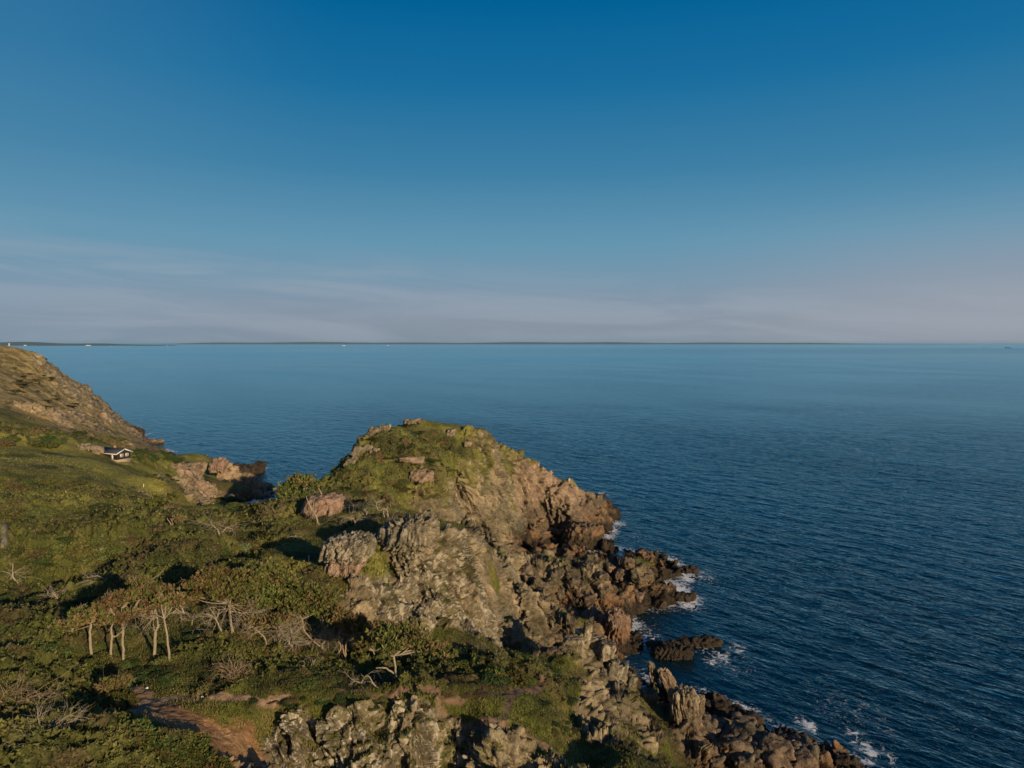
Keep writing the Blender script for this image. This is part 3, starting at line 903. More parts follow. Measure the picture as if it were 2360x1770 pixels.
def rock_geo(size, seed, sub=5, blocky=0.55, jag=0.5, cellsize=(1.2, 1.5, 2.6), lean=(0.25, 0.1)):
    vs, fs = ICO[sub]
    v = vs / (np.abs(vs) ** (2 + 4 * blocky)).sum(1, keepdims=True) ** (1 / (2 + 4 * blocky))
    v = v * np.array(size)
    nrm = vs
    S = v + seed * 17.3
    wv = np.stack([fbm3(S / 3.0, 2, 100), fbm3(S / 3.0, 2, 110), fbm3(S / 3.0, 2, 120)], 1)
    q = S + wv
    d1, c1, r1 = facets(q / np.array(cellsize), seed, 0.6)
    d2, c2, r2 = facets(q / (np.array(cellsize) * 0.42), seed + 1, 0.6)
    v = v + nrm * (d1 * jag + d2 * jag * 0.42 - (1 - c1) * jag * 0.4 + fbm3(S / 0.4, 2, 5) * 0.08 * min(1, jag * 2))[:, None]
    v[:, 0] += v[:, 2] * lean[0]; v[:, 1] += v[:, 2] * lean[1]
    return v, fs, 0.6 * r1 + 0.4 * r2


def rock_obj(name, verts, fs, cell, loc, pink=0.0, lich=0.0, tide=True, rotz=0.0, parent=None, wetup=0.0):
    c_, s_ = math.cos(rotz), math.sin(rotz)
    W = np.stack([verts[:, 0] * c_ - verts[:, 1] * s_, verts[:, 0] * s_ + verts[:, 1] * c_, verts[:, 2]], 1)
    PW = W + np.array(loc)
    zr = PW[:, 2] - wetup if tide else np.full(len(W), 12.0)
    o = add_mesh(name, W, fs, M_LAND, loc=loc, parent=parent, smooth=True)
    cl_ = rock_colour(PW, cell, zr, np.full(len(W), pink), np.full(len(W), lich))
    set_attr(o.data, 'albedo', cl_, 'FLOAT_COLOR'); set_attr(o.data, 'rock', np.ones(len(W))); set_attr(o.data, 'lichen', np.full(len(W), lich) * sstep(3, 5, zr))
    return o


def standing_rock(name, label, cat, u, v, size, seed, sink=0.3, group=None, Y=None, z=None, **kw):
    """u, v: middle of its foot as seen in the photo"""
    if z is not None:
        x, y, g = at_z(u, v, z)
    elif Y is not None:
        x, y, g = at_y(u, v, Y)
    else:
        x, y, g = ground(u, v)
    col_kw = {k: kw.pop(k) for k in ('pink', 'lich', 'tide', 'rotz', 'wetup') if k in kw}
    vv, fs, ce = rock_geo(size, seed, **kw)
    o = rock_obj(name, vv, fs, ce, (x, y, g + size[2] * (1 - sink)), **col_kw)
    tag(o, label, cat, group)
    return o


standing_rock('sea_stack', 'tall rounded pink rock with deep vertical ribs at the water edge', 'sea rock', 1414, 1502, (2.2, 2.3, 4.0), 3, sink=.2, z=0, pink=1.0, cellsize=(.55, .7, 3.6), jag=.55, sub=6, blocky=.2, lean=(.02, -.06), rotz=.3)
standing_rock('shore_rock', 'dark shaded rock shoulder joined to the left of the ribbed pink rock', 'sea rock', 1360, 1470, (2.2, 2.2, 2.7), 4, sink=.3, z=0.5, pink=.6, sub=6, jag=.5)
standing_rock('shore_rock', 'low black wet rock toe at the foot of the ribbed pink rock', 'sea rock', 1452, 1478, (2.0, 1.4, .9), 5, sink=.4, z=0, wetup=2.5, jag=.6, cellsize=(.8, .8, 1.0))
standing_rock('reef_rock', 'black ribbed reef with foam on its right side, nearest of the reefs in the water', 'reef', 1552, 1514, (3.3, 1.5, 1.2), 6, sink=.42, z=0, wetup=2.5, jag=.55, sub=6, cellsize=(.7, 1.6, 1.5))
standing_rock('reef_rock', 'flat dark reef rising behind the foamy patch, farthest right of the reefs', 'reef', 1612, 1488, (3.6, 1.2, .85), 7, sink=.5, z=0, wetup=2.5, jag=.5, cellsize=(.9, 1.4, 1.2))
standing_rock('reef_rock', 'small brown half submerged rock between the pink rock and the big reef', 'reef', 1462, 1492, (1.6, .9, .6), 8, sink=.5, z=0, jag=.45)
standing_rock('reef_rock', 'thin dark reef strip just showing right of the pink rock foot', 'reef', 1512, 1488, (1.6, .7, .35), 88, sink=.5, z=0, jag=.4)
standing_rock('reef_rock', 'small black rock wrapped in white foam off the platform tip', 'reef', 1578, 1384, (2.0, 1.2, .95), 9, sink=.45, z=0, jag=.5)
standing_rock('reef_rock', 'tiny dark rock in the surf off the outer end of the platform', 'reef', 1588, 1320, (1.6, 1.1, .7), 10, sink=.45, z=0, jag=.45)
standing_rock('reef_rock', 'brown skerry standing in the channel below the headland', 'reef', 1342, 1262, (4.6, 3.2, 3.6), 11, sink=.35, z=0, jag=.7, pink=.3, sub=6)
standing_rock('reef_rock', 'low rocky tail trailing right from the brown skerry', 'reef', 1386, 1256, (3.4, 1.3, .9), 12, sink=.45, z=0, jag=.5)
standing_rock('reef_rock', 'lone dark islet off the cove beyond the cabin', 'reef', 356, 1022, (4.0, 2.6, 1.2), 13, sink=.4, z=0, jag=.6)
standing_rock('reef_rock', 'black rocky islet behind the shaded far cliff', 'reef', 556, 1092, (8.2, 5.0, 2.3), 14, sink=.45, z=0, jag=1.3, wetup=9, sub=6, blocky=.05, cellsize=(2.5, 3, 3))
standing_rock('reef_rock', 'small black knob at the seaward end of the far islet', 'reef', 597, 1083, (2.4, 2.2, 1.8), 15, sink=.35, z=0, jag=.7, wetup=9)
standing_rock('reef_rock', 'dark knobbly point at the seaward foot of the left hill', 'reef', 303, 1005, (5.5, 5, 3.2), 16, sink=.5, z=0, jag=1.3, wetup=6, blocky=.05, sub=6, cellsize=(2.5, 3, 3))
# block outcrop of lichen-grey cubes on the right spur
blocks = [(1320, 1500, 1.5, 1.3, 1.35), (1343, 1478, 1.0, 1.0, 1.0), (1372, 1492, 1.25, 1.1, 1.1), (1398, 1512, 1.1, 1.2, 1.5), (1335, 1528, 1.7, 1.0, .9), (1368, 1526, 1.3, 1.2, 1.3), (1410, 1548, .8, 1.1, 2.2), (1392, 1566, .7, .9, 2.0), (1430, 1560, .9, 1.0, 1.7), (1352, 1468, .55, .6, 1.2), (1313, 1540, 1.2, .8, .7), (1458, 1578, .7, .7, .9)]
words = ['wide flat topped grey block at the left end of the outcrop', 'square block on the crest of the outcrop', 'grey cube behind the middle of the outcrop', 'tall grey block at the seaward shoulder of the outcrop', 'broad shaded grey slab low on the left of the outcrop', 'big square block in the centre of the outcrop',
         'upright narrow pillar on the right face of the outcrop', 'slim leaning pillar below the outcrop centre', 'rounded grey pillar right of the outcrop', 'small pale cube on the very top of the outcrop', 'low grey slab at the lower left foot of the outcrop', 'small pale block on the slope right of the outcrop']
for i, (u, v, a_, b_, c_) in enumerate(blocks):
    standing_rock('boulder', words[i], 'boulder', u, v, (a_ * .78, b_ * .85, min(c_, 1.25) * .72), 20 + i, sink=.2, Y=83.5 + (i % 3) * .7 - (v - 1500) * .03, group='grey blocks of the outcrop on the right spur', sub=5, blocky=1.4, jag=.16, cellsize=(.9, 1, 1.1), lich=.5, tide=False, rotz=.25 * math.sin(i * 2.3))
# pinnacles in front of the cove
standing_rock('rock_pinnacle', 'leftmost slim rock pinnacle standing over the cove water', 'rock pinnacle', 1507, 1588, (.5, .6, 2.0), 40, sink=.2, Y=93, jag=.3, blocky=.5, cellsize=(.5, .6, 1.9), lich=.3, lean=(-.22, 0))
standing_rock('rock_pinnacle', 'leaning rock pinnacle with an orange foot, second from the cove', 'rock pinnacle', 1540, 1600, (.75, .8, 1.9), 41, sink=.2, Y=92, jag=.35, blocky=.5, cellsize=(.5, .6, 1.9), pink=.4, lean=(-.35, 0))
standing_rock('shore_rock', 'single dark boulder in the shaded gully left of the tall rock pillar', 'boulder', 1494, 1616, (1.1, .9, .8), 42, Y=88, jag=.25, sink=.2)
standing_rock('rock_pinnacle', 'tall broad rock pillar with grassy left flank above the boulder beach', 'rock pinnacle', 1576, 1700, (1.45, 1.4, 3.7), 43, sink=.35, Y=84, jag=.5, blocky=.8, cellsize=(.6, .9, 3.6), sub=6, pink=.15, lich=.35, lean=(-.02, 0))
standing_rock('rock_pinnacle', 'narrow side column leaning on the right of the tall rock pillar', 'rock pinnacle', 1603, 1690, (.6, .7, 2.6), 44, sink=.3, Y=85, jag=.3, blocky=.8, cellsize=(.6, .9, 2.6), pink=.3)
standing_rock('rock_outcrop', 'ribbed grey knoll left of the grassy hollow on the crest', 'rock outcrop', 803, 1282, (2.7, 2.1, 1.5), 45, sink=.5, jag=.5, blocky=.3, cellsize=(.45, .6, 1.9), sub=6, tide=False, lich=.5)
standing_rock('rock_outcrop', 'low pink streaked rock below the ribbed grey knoll', 'rock outcrop', 797, 1316, (2.0, 1.3, .75), 46, sink=.5, jag=.35, cellsize=(.5, .6, 1.4), pink=.7, tide=False, sub=6)
standing_rock('rock_outcrop', 'broad grey crag on the crest right of the grassy hollow', 'rock outcrop', 945, 1248, (3.2, 2.3, 1.6), 47, sink=.5, jag=.6, cellsize=(.6, .8, 2.3), sub=6, tide=False, lich=.4, blocky=.3)
standing_rock('rock_outcrop', 'rounded pink granite mound beside the bleached dead tree', 'rock outcrop', 746, 1182, (3.2, 2.4, 1.7), 48, sink=.35, jag=.4, pink=1.0, sub=6, tide=False, blocky=.2, cellsize=(1.2, 1.4, 1.6))
standing_rock('rock_outcrop', 'smooth tan rock slab left of the cabin', 'rock outcrop', 224, 1044, (1.8, 1.5, 1.4), 49, sink=.5, jag=.3, tide=False, blocky=.1, cellsize=(3, 3, 3), lean=(-.5, 0), pink=.2)
standing_rock('rock_outcrop', 'pale low boulders on the grass edge above the cabin', 'rock outcrop', 196, 1036, (1.9, 1.4, .9), 50, sink=.45, jag=.5, tide=False, cellsize=(1.6, 1.6, 1.6), lich=.4)
standing_rock('rock_outcrop', 'pink fractured crag over the shaded inlet', 'rock outcrop', 503, 1082, (2.6, 2.2, 2.3), 51, sink=.4, Y=236, jag=.7, tide=False, pink=1.0, cellsize=(1.6, 1.8, 2.2), sub=6)
standing_rock('rock_outcrop', 'tan lichened crag left of the pink fractured crag', 'rock outcrop', 444, 1092, (3.4, 2.6, 2.2), 52, sink=.4, Y=226, jag=.6, tide=False, pink=.5, cellsize=(1.8, 1.8, 2.0), sub=6)
standing_rock('rock_outcrop', 'flat orange rock ledge high in the heather of the headland', 'rock outcrop', 948, 1066, (2.7, 1.2, .6), 53, sink=.3, jag=.22, tide=False, pink=.6, blocky=1.2, cellsize=(2, 2, 1.5))
standing_rock('rock_outcrop', 'oval pinkish rock ledge under the heather of the headland', 'rock outcrop', 971, 1108, (2.6, 1.4, 1.2), 54, sink=.35, jag=.35, tide=False, pink=.65, cellsize=(1.2, 1.5, 1.5))
standing_rock('rock_outcrop', 'dark craggy cap on the very top of the headland', 'rock outcrop', 952, 976, (2.0, 1.6, .6), 55, sink=.45, jag=.4, tide=False)
# knobs along the dark left edge of the headland
for i, (u, v, a_) in enumerate(((828, 1047, 1.9), (836, 1018, 1.5), (808, 1072, 1.6), (862, 1002, 1.6), (886, 992, 1.4), (850, 1038, 1.2), (862, 1046, 1.1), (1040, 1002, 1.5), (1078, 1028, 1.1), (1100, 1040, 1.0))):
    wd = ['dark jutting crag at the widest bulge of the headland edge', 'dark crag above the bulge of the headland edge', 'dark crag below the bulge of the headland edge', 'knobbly rock high on the left skyline of the headland', 'knobbly rock just left of the headland top', 'pale speckled rock inside the left skyline', 'pale low rock in grass near the left skyline', 'smooth tan slab right of the headland top', 'small pale boulder on the right shoulder of the headland', 'small rock below the pale boulder on the right shoulder'][i]
    standing_rock('rock_outcrop', wd, 'rock outcrop', u, v, (a_ * .8, a_ * .65, a_ * .6), 60 + i, sink=.45, jag=.35, tide=False, lich=.4 if i > 3 else .1, pink=.3 if i > 6 else 0, sub=4)

# boulder beach and blocks along the shore: a few shapes, copied
protos = []
for i in range(9):
    wet = i >= 5
    s_ = (1.0, .85 + .1 * math.sin(i), .72 + .15 * math.cos(i * 2))
    vv, fs, ce = rock_geo(s_, 80 + i, sub=4, blocky=.6, jag=.26, cellsize=(.9, .8, .7), lean=(0, 0))
    o = rock_obj('boulder', vv, fs, ce, (1.0, 0, 1.0 if wet else 5.6), pink=0 if wet else (.4, .15, .5, .1, .3)[i % 5])
    protos.append(o)
used_p = set()


def in_poly(poly, n, seed):
    g = np.random.default_rng(seed)
    poly = np.array(poly, float)
    lo, hi = poly.min(0), poly.max(0)
    out = []
    while len(out) < n:
        p = lo + g.random(2) * (hi - lo)
        c_ = False
        j = len(poly) - 1
        for i in range(len(poly)):
            if (poly[i, 1] > p[1]) != (poly[j, 1] > p[1]) and p[0] < (poly[j, 0] - poly[i, 0]) * (p[1] - poly[i, 1]) / (poly[j, 1] - poly[i, 1]) + poly[i, 0]:
                c_ = not c_
            j = i
        if c_:
            out.append(tuple(p))
    return out


def scatter_boulders(poly, n, smin, smax, seed, label_dry, label_wet, group, wetz=1.6):
    g = np.random.default_rng(seed)
    for u, v in in_poly(poly, n, seed):
        x, y, z = ground(u, v)
        wet = z < wetz + g.normal() * .5
        k = int(g.integers(5, 9)) if wet else int(g.integers(0, 5))
        o = protos[k]
        if k in used_p:
            o = o.copy(); C.objects.link(o)
        used_p.add(k)
        s_ = smin + (smax - smin) * g.random() ** 2
        o.location = (x, y, z + s_ * .25)
        o.scale = (s_ * (1 + .3 * g.random()), s_, s_ * (.8 + .4 * g.random()))
        o.rotation_euler = (g.normal() * .25, g.normal() * .25, g.random() * 6.28)
        rel = (s_ - smin) / (smax - smin)
        tag(o, ('big ' if rel > .55 else 'mid sized ' if rel > .2 else 'small ') + (label_wet if wet else label_dry), 'boulder', group)


scatter_boulders([(1610, 1625), (1690, 1640), (1850, 1725), (1900, 1770), (1640, 1770), (1600, 1700)], 120, .4, 1.7, 1, 'pinkish brown boulder on the beach right of the tall pillar', 'wet black boulder on the beach right of the tall pillar', 'boulders of the beach below the tall pillar')
scatter_boulders([(1760, 1690), (1870, 1715), (1960, 1765), (1850, 1760)], 40, .4, .9, 2, 'brown stone at the outer end of the boulder beach', 'wet stone at the outer end of the boulder beach', 'stones at the outer end of the beach', 3)
scatter_boulders([(1180, 1300), (1320, 1290), (1480, 1300), (1545, 1330), (1530, 1380), (1400, 1400), (1240, 1390)], 40, .5, 1.3, 3, 'rust brown block on the jagged rock platform', 'black wet block on the jagged rock platform', 'blocks on the jagged rock platform', 2.2)
scatter_boulders([(1225, 1480), (1290, 1475), (1320, 1505), (1230, 1515)], 70, .16, .42, 4, 'pale grey cobble on the small shingle beach in the gully', 'wet cobble on the small shingle beach in the gully', 'cobbles of the shingle beach', -3)
for k in range(9):
    if k not in used_p:
        bpy.data.objects.remove(protos[k])


# ---------------------------------------------------------------- wood and foliage
def wood_mat(name, c, c2):
    m, t, b = new_mat(name)
    co = N(t, 'ShaderNodeTexCoord').outputs['Object']
    mp_ = N(t, 'ShaderNodeMapping'); mp_.inputs['Scale'].default_value = (6, 6, 1.4)
    t.links.new(co, mp_.inputs[0])
    n_ = noise(t, mp_.outputs[0], 1.6, 5, .65)
    t.links.new(mixc(t, maprange(t, n_, .35, .65), c, c2), b.inputs['Base Color'])
    b.inputs['Roughness'].default_value = .9
    t.links.new(bump(t, n_, .7, .05), b.inputs['Normal'])
    return m


M_BARK = wood_mat('pine_bark', (.21, .172, .125), (.33, .275, .205))
M_DEAD = wood_mat('bleached_wood', (.34, .29, .225), (.24, .20, .15))
M_TWIG = wood_mat('dry_twigs', (.22, .155, .10), (.30, .22, .14))


def leaf_mat(name, var=.35):
    m, t, b = new_mat(name)
    a_ = attr(t, 'albedo').outputs[0]
    oi = N(t, 'ShaderNodeObjectInfo')
    hs_ = N(t, 'ShaderNodeHueSaturation')
    t.links.new(maprange(t, oi.outputs['Random'], 0, 1, .475, .525), hs_.inputs['Hue'])
    t.links.new(maprange(t, oi.outputs['Random'], 0, 1, 1 - var, 1 + var), hs_.inputs['Value'])
    t.links.new(a_, hs_.inputs['Color'])
    t.links.new(hs_.outputs[0], b.inputs['Base Color'])
    b.inputs['Roughness'].default_value = .75
    b.inputs['Specular IOR Level'].default_value = .2
    return m


M_LEAF = leaf_mat('leaves')
M_NEEDLE = leaf_mat('pine_needles', .12)
M_COVER = leaf_mat('ground_cover', 0.0)


def tube(path, radii, sides=6, wob=0.0, seed=0):
    path = np.array(path, float)
    n = len(path)
    T = np.gradient(path, axis=0); T /= np.linalg.norm(T, axis=1, keepdims=True) + 1e-9
    up = np.array([0, 1.0, 0.3])
    A_ = np.cross(T, up); A_ /= np.linalg.norm(A_, axis=1, keepdims=True) + 1e-9
    B_ = np.cross(T, A_)
    th = np.arange(sides) * 2 * math.pi / sides
    ring = np.cos(th)[None, :, None] * A_[:, None] + np.sin(th)[None, :, None] * B_[:, None]
    v = path[:, None] + ring * np.array(radii)[:, None, None]
    v = v.reshape(-1, 3)
    f = []
    for i in range(n - 1):
        for j in range(sides):
            k = (j + 1) % sides
            f.append((i * sides + j, i * sides + k, (i + 1) * sides + k, (i + 1) * sides + j))
    return v, np.array(f)


def resample(p, k):
    """Catmull-Rom through the given points"""
    p = np.array(p, float)
    if len(p) < 3:
        t = np.linspace(0, 1, k * (len(p) - 1) + 1)[:, None]
        return p[0] * (1 - t) + p[-1] * t
    q = np.vstack([2 * p[0] - p[1], p, 2 * p[-1] - p[-2]])
    out = []
    for i in range(1, len(q) - 2):
        for s in np.linspace(0, 1, k, endpoint=False):
            a_, b_, c_, d_ = q[i - 1], q[i], q[i + 1], q[i + 2]
            out.append(.5 * ((2 * b_) + (-a_ + c_) * s + (2 * a_ - 5 * b_ + 4 * c_ - d_) * s * s + (-a_ + 3 * b_ - 3 * c_ + d_) * s ** 3))
    out.append(p[-1])
    return np.array(out)


class Geo:
    def __init__(self):
        self.v = []; self.f = []; self.n = 0; self.c = []

    def add(self, v, f, c=None):
        self.v.append(v); self.f.append(np.array(f) + self.n); self.n += len(v)
        if c is not None:
            self.c.append(c)

    def build(self, name, mat, parent=None, smooth=False, link=True):
        v = np.concatenate(self.v); f = np.concatenate(self.f)
        o = add_mesh(name, v, f, mat, parent, smooth, link=link)
        if self.c:
            set_attr(o.data if link else o, 'albedo', np.concatenate(self.c), 'FLOAT_COLOR')
        return o


def branchy(G, start, d, length, r, depth, g, droop=0.0, spread=.9, kids=3, curl=.35):
    """a crooked limb that forks again and again"""
    n = 5
    p = [np.array(start, float)]
    d = np.array(d, float); d /= np.linalg.norm(d)
    for i in range(n):
        d = d + g.normal(size=3) * curl * .5 + np.array([0, 0, -droop])
        d /= np.linalg.norm(d)
        p.append(p[-1] + d * length / n)
    v, f = tube(p, np.linspace(r, r * .45, n + 1), 5 if depth > 0 else 4)
    G.add(v, f)
    if depth > 0:
        for k in range(kids):
            i = int(g.integers(2, n + 1))
            dd = d + g.normal(size=3) * spread * .7
            branchy(G, p[i], dd, length * (.45 + .3 * g.random()), r * .5, depth - 1, g, droop, spread, kids, curl)
    return p


def tufts(centres, outward, size, g, green, rust, rustf, blades=7):
    """needle brushes: thin blades fanning from each point"""
    n = len(centres)
    k = n * blades
    base = np.repeat(centres, blades, 0)
    d = np.repeat(outward, blades, 0) * .8 + g.normal(size=(k, 3)) * .75 + np.array([0, 0, .45])
    d /= np.linalg.norm(d, axis=1, keepdims=True)
    L = size * (.7 + .6 * g.random(k))[:, None]
    s = np.cross(d, g.normal(size=(k, 3))); s /= np.linalg.norm(s, axis=1, keepdims=True) + 1e-9
    w_ = L * .21
    v = np.stack([base - s * w_ * .5, base + d * L * .55 - s * w_, base + d * L, base + d * L * .55 + s * w_], 1)
    f = np.arange(k * 4).reshape(k, 4)
    isr = (g.random(n) < rustf)
    c = np.where(isr[:, None], np.array(rust), np.array(green)) * (.7 + .6 * g.random(n))[:, None]
    c = np.repeat(c, blades * 4, 0)
    return v.reshape(-1, 3), f, c


GREEN, RUST = (.100, .110, .030), (.155, .108, .050)


def lobes_points(g, n, rx, ry, rz, lob=6):
    """points near the surface of a lumpy crown, with outward directions"""
    cs = []
    for i in range(lob):
        q = g.normal(size=3); q /= np.linalg.norm(q)
        q[2] = abs(q[2]) * .7 + .05
        cs.append((q * np.array([rx, ry, rz]) * .62, (.38 + .25 * g.random())))
    pts_ = []; outs = []
    for i in range(n):
        c_, r_ = cs[int(g.integers(0, lob))]
        q = g.normal(size=3); q /= np.linalg.norm(q)
        if q[2] < -.35:
            q[2] *= -1
        rad = r_ * (.55 + .45 * g.random() ** .4)
        pts_.append(c_ + q * np.array([rx, ry, rz]) * rad)
        outs.append(q)
    return np.array(pts_), np.array(outs)


def px_m(Y):
    return Y / F


def pine(label, base, limbs, crowns, seed, name='pine_tree', cat='pine tree', group=None, bark=None, sprays=(), tuft=.36, lift=0):
    """base: foot in the photo; limbs: [(u, v, depth offset, width px), ...]; crowns: (u, v, dy, ru, rv, tufts, rust share)"""
    g = np.random.default_rng(seed)
    bx_, by_, bz_ = ground(*base)
    bz_ += lift - .1 * (lift == 0)
    e_ = bpy.data.objects.new(name, None); C.objects.link(e_)
    e_.location = (bx_, by_, bz_); e_.empty_display_size = .5
    tag(e_, label, cat, group)
    o0 = np.array([bx_, by_, bz_])
    # shift so that the foot of the first limb stands on the ground
    G = Geo()
    s = px_m(by_)
    allp = []
    for li, L in enumerate(limbs):
        w3 = [np.array(at_y(u, v, by_ + dy)) - o0 for (u, v, dy, wd) in L]
        if li == 0:
            w3[0] = w3[0] * 0 + np.array([0, 0, -.25])
        q = resample(w3, 5)
        q = q + g.normal(size=q.shape) * s * 0.5 * (np.arange(len(q)) > 2)[:, None]
        rad = np.interp(np.linspace(0, 1, len(q)), np.linspace(0, 1, len(L)), [wd * s * .42 for *_, wd in L])
        if li == 0:
            rad[0] *= 1.35
        v, f = tube(q, rad, 8)
        G.add(v, f)
        allp.append(q)
    for (u, v, dy, du, dv, num, ln, dep) in sprays:
        st = np.array(at_y(u, v, by_ + dy)) - o0
        for i in range(num):
            dd = np.array([du, g.normal() * .6, -dv]) + g.normal(size=3) * np.array([.45, .5, .45]) * math.hypot(du, dv)
            branchy(G, st + g.normal(size=3) * .05, dd, ln * (.6 + .7 * g.random()), .026, dep, g, .03, 1.0, 3, .5)
    CG = Geo()
    for (u, v, dy, ru, rv, num, rf) in crowns:
        if u < 430 and 1340 < v < 1470 and ru < 30:
            v -= 8; rv *= .8
        c_ = np.array(at_y(u, v, by_ + dy)) - o0
        rx, rz = ru * s, rv * s
        ry = max(rx * .8, rz)
        nc = max(6, num // 9)
        p_, out = lobes_points(g, nc, rx * 1.05, ry * 1.05, rz, 8)
        p_ = np.repeat(p_, 11, 0) + g.normal(size=(nc * 11, 3)) * tuft * np.array([.85, .85, .4])
        out = np.repeat(out, 11, 0); out[:, 2] += .5
        num = len(p_)
        v_, f_, col_ = tufts(p_ + c_, out, tuft, g, GREEN, RUST, rf * .85)
        CG.add(v_, f_, col_)
        # limbs inside the crown reach from the nearest trunk end
        ends = np.array([q[-1] for q in allp])
        st = ends[np.argmin(((ends - c_) ** 2).sum(1))]
        for i in range(3 + num // 150):
            tgt = p_[int(g.integers(0, num))] * .8 + c_
            mid = (st + tgt) / 2 + g.normal(size=3) * .15 * rx
            v_, f_ = tube(resample([st, mid, tgt], 4), np.linspace(.07, .02, 9), 5)
            G.add(v_, f_)
            branchy(G, tgt, tgt - st, .8, .022, 1, g, 0, 1, 3, .5)
    G.build('trunk', bark or M_BARK, e_, smooth=True)
    if CG.v:
        CG.build('crown', M_NEEDLE, e_)
    return e_


GP = 'wind-bent pines in the hollow'
pine('leftmost pine of the row, trunk shaded, crown swept down to the left', (212, 1516), [[(212, 1516, 0, 8.5), (208, 1480, 0, 7.5), (209, 1442, 0, 6.5), (211, 1419, 0, 3)], [(209, 1442, 0, 5), (190, 1447, .3, 3.5), (165, 1456, .6, 2)]],
     [(220, 1424, 0, 16, 8, 60, .7), (196, 1436, .2, 18, 8, 80, .8), (172, 1448, .4, 18, 7, 80, .8), (148, 1458, .6, 14, 6, 50, .7), (188, 1425, 1, 7, 6, 25, .1), (240, 1440, -.3, 14, 7, 50, .9)], 1, group=GP)
pine('second pine of the row, slightly curved bare trunk with a short pointed top', (261, 1528), [[(261, 1528, 0, 8), (255.5, 1507, 0, 7), (258, 1470, 0, 6), (256.5, 1453, 0, 5.5), (260, 1433, 0, 4), (260, 1413, 0, 1.5)], [(258, 1466, 0, 5), (268, 1466, .1, 4), (280, 1455, .2, 2.5)]],
     [(262, 1398, .2, 20, 11, 110, .65), (243, 1412, .3, 13, 7, 50, .8), (275, 1440, -.1, 14, 7, 45, .8)], 2, group=GP)
pine('third pine of the row, tall straight trunk forking near the top', (284.5, 1524), [[(284.5, 1524, 0, 7.5), (282.6, 1475, 0, 6.5), (283.5, 1437, 0, 6)], [(283.5, 1437, 0, 4), (282, 1420, 0, 3), (280.5, 1400, 0, 1.5)], [(283.5, 1437, 0, 5.5), (295, 1423, .1, 5), (299, 1409, .2, 4.5), (307, 1406, .3, 3)]],
     [(300, 1388, .4, 24, 11, 120, .7), (322, 1378, .6, 20, 12, 110, .5), (312, 1422, .2, 22, 10, 70, .9)], 3, group=GP, sprays=[(300, 1412, .2, .8, -.1, 6, 1.6, 2)])
pine('fourth pine of the row, thick pale trunk with a kink below the crown', (355, 1511), [[(355, 1511, 0, 9.5), (357, 1484, 0, 8.5), (358.6, 1455, 0, 8), (364, 1445, 0, 7), (362, 1426, 0, 6)], [(356, 1455, 0, 3), (354, 1440, 0, 2), (354.5, 1428, 0, 1.2)]],
     [(348, 1398, .3, 24, 13, 130, .75), (330, 1366, .9, 18, 10, 80, .3), (318, 1352, 1.2, 12, 8, 50, .2), (372, 1378, .8, 24, 12, 120, .4)], 4, group=GP, sprays=[(358, 1424, 0, .6, -.3, 7, 1.6, 2), (355, 1422, 0, -.8, 0, 6, 1.5, 2)])
pine('fifth pine of the row, slim trunk leaning left with long bare side branches', (391, 1525), [[(391, 1525, 0, 6.5), (387.5, 1484, 0, 6), (382, 1444, 0, 5), (378.5, 1426, 0, 4)], [(378.5, 1426, 0, 3.5), (390, 1414, 0, 3), (405, 1412, 0, 2.2), (425, 1413, 0, 1.2)], [(378.5, 1426, 0, 3), (368, 1420, 0, 2.5), (356, 1418, .1, 1.5)]],
     [(392, 1396, .6, 24, 12, 110, .8), (410, 1400, .3, 16, 8, 50, .9)], 5, group=GP, sprays=[(398, 1412, 0, .8, .25, 5, 1.3, 2), (410, 1413, 0, .6, .7, 4, 1.2, 1)])
pine('small thin snag right of the fifth row pine', (440, 1444), [[(440, 1444, 0, 3), (444, 1428, 0, 2.4), (450, 1408, 0, 1.4)]], [], 6, name='dead_tree', cat='dead tree', bark=M_DEAD, sprays=[(446, 1420, 0, .5, 0, 3, .7, 1)])
pine('leaning forked pale tree left of the big round pine', (519, 1472), [[(519, 1472, 0, 5.5), (508, 1448, 0, 4.5), (495, 1424, 0, 3.8), (476, 1414, 0, 2)], [(497, 1427, 0, 3), (503, 1415, 0, 2), (506, 1405, 0, 1.2)]],
     [], 7, name='dead_tree', cat='dead tree', bark=M_DEAD, sprays=[(492, 1422, 0, -.8, -.1, 6, 1.5, 2), (498, 1425, 0, -.2, -.8, 4, 1.2, 2)])
pine('single big pine with a reddish trunk under a wide round crown', (539, 1466), [[(539, 1466, 0, 9), (533, 1440, 0, 8), (530, 1415, 0, 7.5), (529, 1392, .2, 6)], [(531, 1409, 0, 4), (548, 1411, 0, 3.5), (563, 1416, 0, 2)]],
     [(505, 1372, 0, 32, 17, 230, .45), (545, 1368, .4, 38, 20, 330, .12), (470, 1352, .6, 34, 14, 200, .55), (500, 1330, 1.5, 34, 16, 230, .55), (548, 1340, 1.6, 34, 16, 240, .25), (452, 1378, .3, 20, 8, 80, .6)], 8, group=GP, sprays=[(560, 1412, 0, .9, .1, 6, 1.6, 2), (520, 1404, 0, -.9, .2, 6, 1.8, 2), (530, 1400, 0, -.8, .1, 7, 1.9, 2), (530, 1398, 0, .8, -.05, 6, 1.7, 2)])
pine('pine with a crown spread up to the sunlit ridge behind the row', (560, 1450), [[(560, 1450, 1.5, 7), (575, 1410, 1.6, 6), (590, 1385, 1.8, 5)]],
     [(590, 1345, 2.6, 36, 18, 260, .55), (620, 1370, 1.8, 38, 20, 330, .1), (640, 1340, 3.2, 34, 16, 240, .5), (600, 1395, 1.0, 30, 15, 220, .1), (585, 1318, 4.0, 34, 9, 150, .4)], 9, group=GP)
